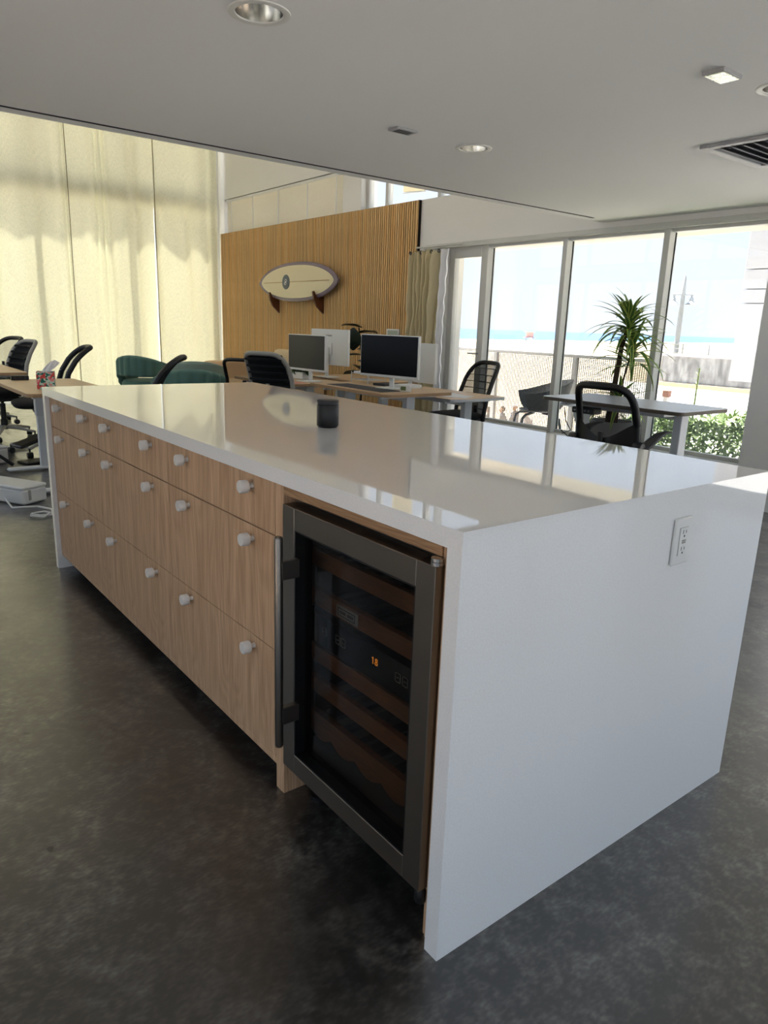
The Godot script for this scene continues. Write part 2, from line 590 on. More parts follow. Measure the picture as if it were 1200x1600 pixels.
		for k in r[4]:
			var z := lerpf(r[0], r[1] - 0.06, float(k) / r[4])
			pane(w9, Vector3(XL - 0.103, r[2] + 0.04, z + 0.05), Vector3(XL - 0.097, r[3] - 0.05, z + (r[1] - r[0]) / r[4]))
	part(w9, "window_frame", st, M.frame_aluminium)
	# clerestory with a drawn blind
	var w5 := struct_node("window_5")
	st = sb()
	for z in [-10.66, -8.99, -7.33]:
		bxx(st, Vector3(x0 + 0.08, 2.2, z), Vector3(x0 + 0.16, 3.13, z + 0.06), 0.003)
	bxx(st, Vector3(x0 + 0.08, 2.2, -10.66), Vector3(x0 + 0.16, 2.26, -7.27), 0.003)
	bxx(st, Vector3(x0 + 0.08, 3.07, -10.66), Vector3(x0 + 0.16, 3.13, -7.27), 0.003)
	part(w5, "window_frame", st, M.frame_aluminium)
	pane(w5, Vector3(x0 + 0.11, 2.25, -10.62), Vector3(x0 + 0.116, 3.08, -7.31))
	# clear clerestory
	var w6 := struct_node("window_6")
	st = sb()
	for z in [-6.88, -6.50, -5.56, -4.6, -3.61]:
		bxx(st, Vector3(x0 + 0.08, 2.615, z), Vector3(x0 + 0.16, 4.3, z + 0.055), 0.003)
	bxx(st, Vector3(x0 + 0.08, 4.24, -6.88), Vector3(x0 + 0.16, 4.3, -3.55), 0.003)
	bxx(st, Vector3(x0 + 0.08, 2.615, -6.88), Vector3(x0 + 0.16, 2.64, -3.55), 0.003)
	part(w6, "window_frame", st, M.frame_aluminium)
	for z in [[-6.83, -6.50], [-6.445, -5.56], [-5.505, -4.6], [-4.545, -3.61]]:
		pane(w6, Vector3(x0 + 0.11, 2.63, z[0]), Vector3(x0 + 0.116, 4.25, z[1]))
	# the blind: head rail, slats, ladder tapes, bottom rail
	var v := thing("venetian_blind", "closed cream venetian blind above the slatted wood wall", "blind", Vector3(XW + 0.03, 0, 0))
	st = sb()
	bxx(st, Vector3(-0.02, 3.085, -10.60), Vector3(0.025, 3.12, -7.30), 0.002)
	part(v, "head_rail", st, M.white_plastic)
	st = sb()
	bx(st, Vector3.ZERO, Vector3(0.0015, 0.029, 3.28), 0.0, Transform3D(Basis(Vector3(0, 0, 1), 0.62), Vector3.ZERO))
	var slat := done(st)
	for k in 30:
		var s := part(v, "slat", slat, M.blind_slat)
		s.position = Vector3(0, 3.072 - k * 0.0235, -8.95)
	for z in [-10.45, -9.72, -8.95, -8.15, -7.45]:
		st = sb()
		bxx(st, Vector3(-0.0145, 2.36, z - 0.011), Vector3(-0.0135, 3.09, z + 0.011))
		part(v, "ladder_tape", st, M.white_cloth)
	st = sb()
	bxx(st, Vector3(-0.012, 2.34, -10.60), Vector3(0.012, 2.365, -7.30), 0.003)
	part(v, "bottom_rail", st, M.white_plastic)
	# glazing bars behind the long curtain
	var w7 := struct_node("window_7")
	st = sb()
	var xs := [4.56, 3.22, 1.88, 0.54, -0.80, -2.27]
	for x in xs:
		bxx(st, Vector3(x - 0.045, 0.04, ZC - 0.085), Vector3(x + 0.045, 2.9, ZC - 0.015), 0.004)
		bxx(st, Vector3(x - 0.03, 3.11, ZC - 0.085), Vector3(x + 0.03, 4.9, ZC - 0.015), 0.004)
	part(w7, "window_frame", st, M.frame_aluminium)
	for i in xs.size() - 1:
		pane(w7, Vector3(xs[i + 1] + 0.03, 0.05, ZC - 0.053), Vector3(xs[i] - 0.03, 2.9, ZC - 0.047))
		pane(w7, Vector3(xs[i + 1] + 0.03, 3.1, ZC - 0.053), Vector3(xs[i] - 0.03, 4.9, ZC - 0.047))

func build_slat_wall() -> void:
	var p := thing("slat_wall_panel", "tall oak slat panel cladding behind the mounted surfboard", "wall panel")
	var z0 := -10.72
	var z1 := -5.72
	var st := sb()
	bxx(st, Vector3(XW - 0.034, 0.0, z0), Vector3(XW - 0.001, 2.615, z1))
	part(p, "backing", st, M.slat_backing)
	st = sb()
	bx(st, Vector3(0, 1.305, 0), Vector3(0.022, 2.61, 0.027), 0.002)
	var m := done(st)
	for k in 125:
		var s := part(p, "slat", m, M["slat_oak_%d" % [0, 1, 2, 0, 2, 1, 0][(k * 5 + k / 3) % 7]])
		s.position = Vector3(XW - 0.044, 0.0, z1 - 0.02 - k * 0.04)
	# wall controller
	var t := thing("wall_thermostat", "small white framed control plate on the slat wall", "thermostat", Vector3(XW - 0.056, 1.175, -6.07))
	st = sb()
	bxx(st, Vector3(-0.018, -0.045, -0.12), Vector3(0, 0.045, 0.12), 0.004)
	part(t, "cover", st, M.white_plastic)
	st = sb()
	bxx(st, Vector3(-0.020, -0.028, -0.095), Vector3(-0.017, 0.028, 0.095))
	part(t, "face", st, mat("pale_grey_face", Color(0.62, 0.66, 0.62), 0.3))
	# surfboard on two wooden fin-shaped brackets
	var zc := -8.16
	var b := thing("surfboard", "cream surfboard with mauve rails hung on the slat wall", "surfboard", Vector3(XW - 0.15, 1.80, zc))
	var out_ := func(t_: float, k: float) -> Vector2:
		# outline: pointed nose at -z, rounded square tail at +z
		var s_ := clampf(t_, -1.0, 1.0)
		var hw := 0.262 * pow(maxf(0.0, 1.0 - pow(absf(s_), 2.25)), 0.62)
		return Vector2(s_ * 1.045, hw * k)
	var sheet := func(side: float, k: float, kl: float, lift: float) -> SurfaceTool:
		var s2 := sb(true)
		grid(s2, func(u: float, v: float) -> Vector3:
			var tt := sin((u * 2.0 - 1.0) * PI * 0.5)
			var o: Vector2 = out_.call(tt, k)
			var zz := o.x * kl
			var full: Vector2 = out_.call(zz / 1.045, 1.0)
			var y := o.y * (v * 2.0 - 1.0)
			var rel := clampf(absf(y) / maxf(full.y, 0.001), 0.0, 1.0)
			var tp := zz / 1.045
			var dome := 0.032 * sqrt(maxf(0.0, 1.0 - rel * rel * rel)) * (1.0 - 0.55 * tp * tp)
			return Vector3(-side * (dome + lift), y, zz), 56, 24)
		return s2
	part(b, "rail", sheet.call(1.0, 1.0, 1.0, 0.0), mat("mauve_resin", Color(0.47, 0.41, 0.47), 0.25))
	part(b, "bottom_skin", sheet.call(-1.0, 1.0, 1.0, 0.0), M.mauve_resin)
	part(b, "deck", sheet.call(1.0, 0.83, 0.915, 0.002), mat("cream_resin", Color(0.88, 0.83, 0.69), 0.22))
	st = sb()
	bxx(st, Vector3(-0.0362, -0.004, -0.86), Vector3(-0.030, 0.004, 0.86))
	part(b, "stringer", st, mat("stringer_wood", Color(0.66, 0.50, 0.28), 0.4))
	st = sb(true)
	lathe(st, [Vector2(0, 0.004), Vector2(0.098, 0.004), Vector2(0.10, 0.0)], 32, Transform3D(Basis(Vector3(0, 0, 1), PI / 2), Vector3(-0.0345, 0.0, -0.22)))
	var lg := part(b, "emblem", st, mat("slate_print", Color(0.30, 0.35, 0.39), 0.4))
	st = sb(true)
	for k in [-1.0, 1.0]:
		var ring := []
		for j in 13:
			var a := TAU * j / 12.0
			ring.append(Vector3(-0.0405, k * 0.019 + sin(a) * 0.017, -0.22 + cos(a) * 0.024 + k * 0.006))
		tube(st, ring, 0.0065, 6)
	part(lg, "emblem_rings", st, M.white_plastic)
	for k in [[-8.80 + 8.16, 0.0], [-7.62 + 8.16, 1.0]]:
		st = sb()
		var fin := PackedVector2Array()
		for j in 11:
			var a := j / 10.0
			fin.append(Vector2(0.13 - 0.32 * a, -0.20 - 0.14 * sin(a * PI * 0.5) + 0.02))
		fin.append(Vector2(-0.16, -0.16))
		fin.append(Vector2(0.02, -0.14))
		fin.append(Vector2(0.14, -0.10))
		# plane: x away from the wall, y up; thickness along z
		prism(st, PackedVector2Array([Vector2(0.095, -0.42), Vector2(0.095, -0.20), Vector2(-0.02, -0.20), Vector2(-0.055, -0.13), Vector2(-0.075, -0.14), Vector2(-0.06, -0.24), Vector2(-0.01, -0.33)]), -0.016, 0.016, Transform3D(Basis(Vector3(1, 0, 0), Vector3(0, 0, 1), Vector3(0, 1, 0)), Vector3(0, 0, k[0])))
		part(b, "bracket", st, mat("bracket_walnut", Color(0.36, 0.19, 0.09), 0.45))

func curtain_sheet(x0: float, x1: float, y0: float, y1: float, z: float, amp: float, seed_: int, waves: float) -> SurfaceTool:
	var st := sb(true)
	var n := noise(seed_, 1.0, 2)
	grid(st, func(u: float, v: float) -> Vector3:
		var x := lerpf(x0, x1, u)
		var ph := x * waves + n.get_noise_2d(x * 0.9, 3.0) * 2.6
		var lift := 0.55 + 0.45 * v
		var zz := sin(ph * TAU) * amp * lift + n.get_noise_2d(x * 2.2, v * 1.4 + 10.0) * amp * 1.4 + n.get_noise_2d(x * 9.0 + v * 3.0, v * 16.0) * 0.006 * (1.0 - v)
		return Vector3(x, lerpf(y0, y1, v), z + zz), int((x1 - x0) * 90.0), 60)
	return st

func build_curtains() -> void:
	var zc := ZC + 0.12
	var cuts := [4.60, 3.565, 2.305, 1.04, -0.22, -1.48, -2.36]
	var words := ["next to the slat wall", "behind the green armchairs", "behind the tissue box desk", "behind the far left desk chairs", "left of the far desk chairs", "towards the left wall"]
	for i in cuts.size() - 1:
		var t := thing("long_curtain", "tall cream translucent curtain panel " + words[i], "curtain", Vector3.ZERO, 0.0, "tall curtain panels across the glazed wall")
		part(t, "cloth", curtain_sheet(cuts[i + 1] - 0.007, cuts[i] - 0.001, 0.03, 4.95, zc - 0.012 * (i % 2), 0.034, 100 + i, 2.4 if i > 1 else 3.4), M.curtain_cloth)
		var st := sb(true)
		var pts := []
		for k in 26:
			var y := 0.03 + 4.92 * k / 25.0
			pts.append(Vector3(cuts[i + 1] + 0.004, y, zc + 0.03 + 0.01 * sin(y * 2.3 + i)))
		tube(st, pts, 0.006, 5)
		part(t, "hem", st, M.curtain_seam)
	var st := sb(true)
	tube(st, [Vector3(XL + 0.02, 4.98, zc), Vector3(XW - 0.02, 4.98, zc)], 0.018, 8)
	single("curtain_rail", st, M.white_metal, "long rail carrying the tall cream curtain panels", "curtain rail")
	# drawn-back linen curtain beside the glazed door
	var c := thing("linen_curtain", "bunched beige linen curtain hanging beside the glazed door", "curtain")
	st = sb(true)
	var n := noise(7, 1.0, 2)
	var xc := XW - 0.15
	grid(st, func(u: float, v: float) -> Vector3:
		var pinch := 1.0 - 0.20 * sin(v * PI) * (0.3 + 0.7 * u)
		var zz := -5.70 + 0.50 * (u * pinch + (1.0 - pinch) * 0.35)
		var xx := xc + sin(u * TAU * 6.5 + sin(v * 3.0 + u * 8.0) * 0.8) * 0.075 + n.get_noise_2d(u * 7.0, v * 5.0) * 0.03
		return Vector3(xx, lerpf(0.04, 2.065 - 0.035 * absf(sin(u * PI * 4.0)) * v, v), zz), 110, 40)
	part(c, "cloth", st, M.linen_cloth)
	st = sb(true)
	grid(st, func(u: float, v: float) -> Vector3:
		var zz := -5.23 + 0.13 * u - 0.05 * sin(v * PI) * 0.6
		var xx := xc + 0.02 + sin(u * TAU * 1.4 + 1.0) * 0.03 + sin(v * 62.0 + u * 3.0) * 0.006 * (0.4 + u)
		return Vector3(xx, lerpf(0.04, 2.06, v), zz), 16, 180)
	part(c, "white_lining", st, M.white_cloth, "crinkled white lining edge")
	for z in [-5.63, -5.45, -5.28, -5.16]:
		st = sb(true)
		lathe(st, [Vector2(0.008, -0.004), Vector2(0.02, -0.004), Vector2(0.02, 0.004), Vector2(0.008, 0.004)], 14, Transform3D(Basis(Vector3(0, 0, 1), PI / 2), Vector3(xc - 0.06, 2.035, z)))
		part(c, "grommet", st, M.dark_grey_plastic)
	st = sb(true)
	tube(st, [Vector3(XW - 0.115, 2.10, -5.64), Vector3(XW - 0.115, 2.10, -4.9)], 0.010, 8)
	for z in [-5.6, -5.0]:
		tube(st, [Vector3(XW - 0.115, 2.10, z), Vector3(XW, 2.12, z)], 0.006, 6)
	single("curtain_rod", st, M.frame_aluminium, "thin metal rod holding the beige linen curtain", "curtain rod")

func build_island() -> void:
	var W := 1.129
	var L := 2.934
	var H := 0.914
	var T := 0.038
	var o := thing("island_worktop", "white quartz waterfall worktop of the long kitchen island", "worktop")
	# slabs meet in mitres; profiles are drawn in (z, y) and swept along x
	var along := Transform3D(Basis(Vector3(0, 0, 1), Vector3(1, 0, 0), Vector3(0, 1, 0)), Vector3.ZERO)
	var st := sb()
	prism(st, PackedVector2Array([Vector2(0, H), Vector2(-T, H - T), Vector2(-L + T, H - T), Vector2(-L, H)]), 0.0, W, along)
	part(o, "top_slab", st, M.quartz)
	st = sb()
	prism(st, PackedVector2Array([Vector2(0, 0), Vector2(0, H), Vector2(-T, H - T), Vector2(-T, 0)]), 0.0, W, along)
	part(o, "end_panel", st, M.quartz)
	st = sb()
	prism(st, PackedVector2Array([Vector2(-L, 0), Vector2(-L, H), Vector2(-L + T, H - T), Vector2(-L + T, 0)]), 0.0, W, along)
	part(o, "end_panel", st, M.quartz)
	# drawer cabinets
	var x := 0.020
	var cols := [[-1.403, -0.694], [-2.155, -1.403], [-2.894, -2.155]]
	var kz := [[-1.240, -0.815], [-1.990, -1.547], [-2.690, -2.297]]
	var rows := [[0.730, 0.8755, 0.836], [0.4115, 0.7265, 0.692], [0.092, 0.409, 0.380]]
	var words := ["oak drawer cabinet beside the wine cooler", "middle oak drawer cabinet of the kitchen island", "oak drawer cabinet at the far end of the island"]
	var stem := sb(true)
	lathe(stem, [Vector2(0.0085, 0), Vector2(0.007, 0.004), Vector2(0.007, 0.016)], 14, Transform3D(Basis(Vector3(0, 0, 1), PI / 2), Vector3.ZERO))
	lathe(stem, [Vector2(0.0, 0.014), Vector2(0.0155, 0.0142), Vector2(0.0175, 0.0165), Vector2(0.0175, 0.0355), Vector2(0.0155, 0.038), Vector2(0.0, 0.0382)], 24, Transform3D(Basis(Vector3(0, 0, 1), PI / 2), Vector3.ZERO))
	var knob := done(stem)
	for i in 3:
		var c := thing("drawer_cabinet", words[i], "cabinet", Vector3.ZERO, 0.0, "drawer cabinets of the island")
		st = sb()
		bxx(st, Vector3(x + 0.021, 0.092, cols[i][0] + 0.001), Vector3(0.62, H - T - 0.001, cols[i][1] - 0.001))
		bxx(st, Vector3(x + 0.001, 0.070, cols[i][0] + 0.0005), Vector3(0.62, 0.090, cols[i][1] - 0.0005), 0.001)
		part(c, "carcass", st, M.oak_upright)
		st = sb()
		bxx(st, Vector3(0.10, 0.0, cols[i][0]), Vector3(0.118, 0.070, cols[i][1]))
		part(c, "toe_kick", st, M.black_matte)
		for r in 3:
			var g0 := 0.0015
			var g1 := 0.0015
			if r == 2 and i == 1: g0 = 0.0002
			if r == 2 and i == 2: g1 = 0.0002
			if i == 2: g0 = 0.0003
			st = sb()
			bxx(st, Vector3(x, rows[r][0], cols[i][0] + g0), Vector3(x + 0.019, rows[r][1], cols[i][1] - g1), 0.0008)
			var d := part(c, "drawer", st, M.oak_upright)
			for z in kz[i]:
				var k := part(d, "knob", knob, M.knob_white)
				k.position = Vector3(x, rows[r][2], z)
	# oak surround of the cooler
	var s := thing("cooler_surround", "oak frame and niche around the built-in wine cooler", "cabinet")
	st = sb()
	bxx(st, Vector3(x, 0.0, -0.6925), Vector3(0.10, H - T - 0.001, -0.652), 0.001)
	part(s, "stile", st, M.oak_upright)
	st = sb()
	bxx(st, Vector3(x, 0.0, -0.0625), Vector3(0.62, H - T - 0.001, -T - 0.0005), 0.001)
	bxx(st, Vector3(x + 0.004, 0.0, -0.072), Vector3(0.62, H - T - 0.001, -0.063), 0.001)
	part(s, "stile", st, M.oak_upright)
	st = sb()
	bxx(st, Vector3(x, 0.846, -0.6515), Vector3(0.045, H - T - 0.001, -0.0725), 0.001)
	part(s, "top_rail", st, M.oak_level)
	st = sb()
	bxx(st, Vector3(0.10, 0.0, -0.6925), Vector3(0.64, H - T - 0.001, -0.674))
	bxx(st, Vector3(0.62, 0.0, -0.674), Vector3(0.64, H - T - 0.001, -T - 0.0005))
	bxx(st, Vector3(0.045, 0.856, -0.674), Vector3(0.62, H - T - 0.001, -0.072))
	part(s, "niche_lining", st, M.black_matte)
	# oak back of the island, under the overhang
	st = sb()
	bxx(st, Vector3(0.645, 0.0, -2.894), Vector3(0.665, H - T - 0.001, -T - 0.001))
	single("island_back_panel", st, M.oak_upright, "oak panel closing the window side of the island", "panel")
	# outlet
	var e := thing("power_outlet", "white double outlet on the island end panel", "outlet", Vector3(0.7155, 0.787, 0.0))
	st = sb()
	bxx(st, Vector3(-0.0365, -0.0575, 0.0003), Vector3(0.0365, 0.0575, 0.0085), 0.003)
	part(e, "cover_plate", st, M.white_plastic)
	st = sb()
	bxx(st, Vector3(-0.0175, -0.034, 0.0080), Vector3(0.0175, 0.034, 0.0105), 0.001)
	var rc := part(e, "receptacle", st, M.white_plastic)
	st = sb()
	bxx(st, Vector3(-0.0180, -0.0345, 0.0084), Vector3(0.0180, 0.0345, 0.0087))
	part(e, "reveal_line", st, M.dark_grey_plastic)
	for k in [-1.0, 1.0]:
		var y: float = 0.0205 * k
		st = sb()
		bxx(st, Vector3(-0.0075, y - 0.001, 0.0104), Vector3(-0.0055, y + 0.008, 0.0108))
		bxx(st, Vector3(0.0052, y, 0.0104), Vector3(0.0072, y + 0.007, 0.0108))
		bxx(st, Vector3(-0.0022, y - 0.0095, 0.0104), Vector3(0.0022, y - 0.005, 0.0108), 0.0001)
		part(rc, "slots", st, M.ink)
	st = sb()
	bxx(st, Vector3(-0.008, -0.0045, 0.0104), Vector3(0.008, -0.0005, 0.0116), 0.0004)
	bxx(st, Vector3(-0.008, 0.0005, 0.0104), Vector3(0.008, 0.0045, 0.0116), 0.0004)
	part(rc, "test_buttons", st, M.grey_plastic)
	# black canister
	var j := thing("black_canister", "small matte black lidded canister standing on the island worktop", "canister", Vector3(0.505, H, -1.195))
	st = sb(true)
	lathe(st, [Vector2(0.0, 0.0), Vector2(0.030, 0.0), Vector2(0.0315, 0.0008), Vector2(0.0365, 0.006), Vector2(0.0375, 0.008), Vector2(0.0375, 0.076), Vector2(0.036, 0.078), Vector2(0.035, 0.0785)], 40)
	part(j, "jar", st, M.black_plastic)
	st = sb(true)
	lathe(st, [Vector2(0.035, 0.078), Vector2(0.0355, 0.0785), Vector2(0.0355, 0.0835), Vector2(0.0362, 0.084), Vector2(0.0368, 0.0845), Vector2(0.0368, 0.0905), Vector2(0.0355, 0.092), Vector2(0.033, 0.0925), Vector2(0.0, 0.0925)], 40)
	part(j, "lid", st, M.dark_grey_plastic)

func build_cooler() -> void:
	var c := thing("wine_cooler", "built-in wine cooler with stainless framed glass door", "wine cooler")
	var z0 := -0.645
	var z1 := -0.079
	var st := sb()
	bxx(st, Vector3(0.055, 0.095, z0), Vector3(0.07, 0.82, z0 + 0.018))
	bxx(st, Vector3(0.055, 0.095, z0), Vector3(0.60, 0.82, z0 + 0.012))
	bxx(st, Vector3(0.055, 0.095, z1 - 0.012), Vector3(0.60, 0.82, z1))
	bxx(st, Vector3(0.055, 0.81, z0), Vector3(0.60, 0.845, z1))
	bxx(st, Vector3(0.055, 0.095, z0), Vector3(0.60, 0.16, z1))
	bxx(st, Vector3(0.585, 0.095, z0), Vector3(0.60, 0.82, z1))
	part(c, "body", st, mat("cooler_liner", Color(0.36, 0.34, 0.31), 0.5))
	for p in [Vector3(0.09, 0, z0 + 0.06), Vector3(0.09, 0, z1 - 0.03), Vector3(0.54, 0, z0 + 0.05), Vector3(0.54, 0, z1 - 0.05)]:
		st = sb(true)
		lathe(st, [Vector2(0, 0.0), Vector2(0.022, 0.0), Vector2(0.022, 0.012), Vector2(0.012, 0.014), Vector2(0.012, 0.095)], 16, Transform3D(Basis(), p))
		part(c, "foot", st, M.black_plastic)
	# door
	var dx := 0.0
	var a0 := -0.622
	var a1 := -0.066
	var y0 := 0.119
	var y1 := 0.831
	var f := 0.054
	st = sb()
	bxx(st, Vector3(dx, y0, a0), Vector3(dx + 0.045, y1, a0 + f), 0.0015)
	bxx(st, Vector3(dx, y0, a1 - f), Vector3(dx + 0.045, y1, a1), 0.0015)
	bxx(st, Vector3(dx, y1 - f, a0 + f), Vector3(dx + 0.045, y1, a1 - f), 0.0015)
	bxx(st, Vector3(dx, y0, a0 + f), Vector3(dx + 0.045, y0 + f, a1 - f), 0.0015)
	var d := part(c, "door", st, M.stainless)
	st = sb()
	for k in [[y0 + f, y1 - f, a0 + f, a0 + f + 0.004], [y0 + f, y1 - f, a1 - f - 0.004, a1 - f], [y1 - f - 0.004, y1 - f, a0 + f, a1 - f], [y0 + f, y0 + f + 0.004, a0 + f, a1 - f]]:
		bxx(st, Vector3(dx + 0.002, k[0], k[2]), Vector3(dx + 0.05, k[1], k[3]))
	part(d, "gasket", st, M.black_plastic)
	st = sb()
	bxx(st, Vector3(dx + 0.030, y0 + f, a0 + f), Vector3(dx + 0.036, y1 - f, a1 - f))
	var gm := mat("smoked_glass", Color(0.03, 0.028, 0.025, 0.30), 0.02)
	gm.transparency = BaseMaterial3D.TRANSPARENCY_ALPHA
	gm.metallic_specular = 0.32
	part(d, "glass", st, gm)
	var h := part(d, "handle", handle_bar(Vector3(-0.052, 0.225, -0.5505), Vector3(-0.052, 0.775, -0.5505), 0.0105), M.stainless)
	for y in [0.69, 0.31]:
		st = sb()
		bxx(st, Vector3(-0.048, y - 0.023, -0.5595), Vector3(0.001, y + 0.023, -0.5415), 0.002)
		part(h, "standoff", st, M.stainless)
	st = sb(true)
	lathe(st, [Vector2(0, -0.006), Vector2(0.012, -0.006), Vector2(0.012, 0.0), Vector2(0.010, 0.001), Vector2(0.012, 0.002), Vector2(0.012, 0.008), Vector2(0, 0.009)], 18, Transform3D(Basis(), Vector3(0.013, y1 + 0.006, a1 - 0.010)))
	part(d, "hinge", st, M.chrome)
	st = sb(true)
	lathe(st, [Vector2(0.0, 0.0), Vector2(0.011, 0.0), Vector2(0.013, 0.006), Vector2(0.013, 0.03), Vector2(0.010, 0.036), Vector2(0, 0.037)], 18, Transform3D(Basis(), Vector3(0.018, y0 - 0.038, a1 - 0.012)))
	part(d, "lower_hinge", st, M.black_plastic)
	# shelves
	var wood := mat("shelf_mahogany", Color(1, 1, 1), 0.5)
	wood.albedo_texture = oak(71, Color(0.50, 0.31, 0.16), Color(0.36, 0.21, 0.10), true)
	triplanar(wood, Vector3(2, 3, 2))
	var ys := [0.685, 0.580, 0.425, 0.335, 0.235]
	for i in 5:
		var y: float = ys[i]
		st = sb()
		if i == 4:
			var poly := PackedVector2Array([Vector2(z0 + 0.016, y + 0.022), Vector2(z0 + 0.016, y - 0.025)])
			for k in 41:
				var u := k / 40.0
				poly.append(Vector2(lerpf(z0 + 0.016, z1 - 0.016, u), y - 0.030 - 0.020 * absf(sin(u * PI * 5.0))))
			poly.append(Vector2(z1 - 0.016, y + 0.022))
			prism(st, poly, 0.085, 0.103, Transform3D(Basis(Vector3(0, 0, 1), Vector3(1, 0, 0), Vector3(0, 1, 0)), Vector3.ZERO))
		else:
			bxx(st, Vector3(0.085, y - 0.022, z0 + 0.016), Vector3(0.103, y + 0.022, z1 - 0.016), 0.001)
		var sh := part(c, "shelf", st, wood)
		st = sb()
		for k in 7:
			var z := lerpf(z0 + 0.07, z1 - 0.07, k / 6.0)
			bxx(st, Vector3(0.10, y - 0.006, z - 0.012), Vector3(0.56, y + 0.006, z + 0.012))
		part(sh, "rack_bars", st, M.dark_grey_plastic)
		if i == 1:
			st = sb()
			bxx(st, Vector3(0.0815, y - 0.016, -0.505), Vector3(0.0848, y + 0.016, -0.415), 0.001)
			var bd := part(sh, "badge", st, mat("badge_metal", Color(0.68, 0.64, 0.58), 0.4, 0.6))
			st = sb()
			for q in [[-0.010, -0.0085, -0.495, -0.425], [0.0085, 0.010, -0.495, -0.425]]:
				bxx(st, Vector3(0.0808, y + q[0], q[2]), Vector3(0.0816, y + q[1], q[3]))
			for z in [-0.495, -0.4265]:
				bxx(st, Vector3(0.0808, y - 0.010, z), Vector3(0.0816, y + 0.010, z + 0.0015))
			for k in 9:
				if k == 4: continue
				bxx(st, Vector3(0.0808, y - 0.0035, -0.487 + k * 0.0063), Vector3(0.0816, y + 0.0035, -0.4835 + k * 0.0063))
			part(bd, "badge_lettering", st, M.ink)
	# control panel
	st = sb()
	bxx(st, Vector3(0.075, 0.462, z0 + 0.012), Vector3(0.58, 0.545, z1 - 0.012), 0.002)
	var cp := part(c, "control_panel", st, mat("panel_black", Color(0.03, 0.03, 0.03), 0.25))
	var ln := mat("panel_line", Color(0.62, 0.60, 0.56), 0.6)
	for z in [-0.545, -0.485, -0.462, -0.250, -0.225, -0.185, -0.160]:
		st = sb()
		panel_icon(st, 0.0745, 0.508, z)
		part(cp, "button_mark", st, ln)
	var am := mat("display_amber", Color(0.35, 0.13, 0.02), 0.5)
	am.emission_enabled = true
	am.emission = Color(1.0, 0.58, 0.14)
	am.emission_energy_multiplier = 0.45
	var tm := TextMesh.new()
	var fnt := SystemFont.new()
	fnt.font_names = PackedStringArray(["Droid Sans Mono"])
	tm.font = fnt
	tm.text = "18"
	tm.font_size = 32
	tm.pixel_size = 0.0007
	tm.depth = 0.0006
	var tx := part(cp, "display_digits", tm, am, "amber digits reading 18")
	tx.position = Vector3(0.0745, 0.512, -0.335)
	tx.rotation.y = -PI / 2

func panel_icon(st: SurfaceTool, x: float, y: float, z: float) -> void:
	var w := 0.0085
	var t := 0.0011
	for k in [-1.0, 0.0, 1.0]:
		bxx(st, Vector3(x, y + k * 0.0105 - t * 0.5, z - w * (0.9 if k != 0.0 else 0.5)), Vector3(x + 0.001, y + k * 0.0105 + t * 0.5, z + w * (0.9 if k != 0.0 else 0.5)))
	for k in [-1.0, 1.0]:
		bxx(st, Vector3(x, y - 0.0095, z + k * w - t * 0.5), Vector3(x + 0.001, y + 0.0095, z + k * w + t * 0.5))

func handle_bar(a: Vector3, b: Vector3, r: float) -> SurfaceTool:
	var st := sb(true)
	var d := (b - a).normalized()
	tube(st, [a, a + d * 0.002, a + d * 0.006, b - d * 0.006, b - d * 0.002, b], [r * 0.5, r * 0.85, r, r, r * 0.85, r * 0.5], 16)
	return st

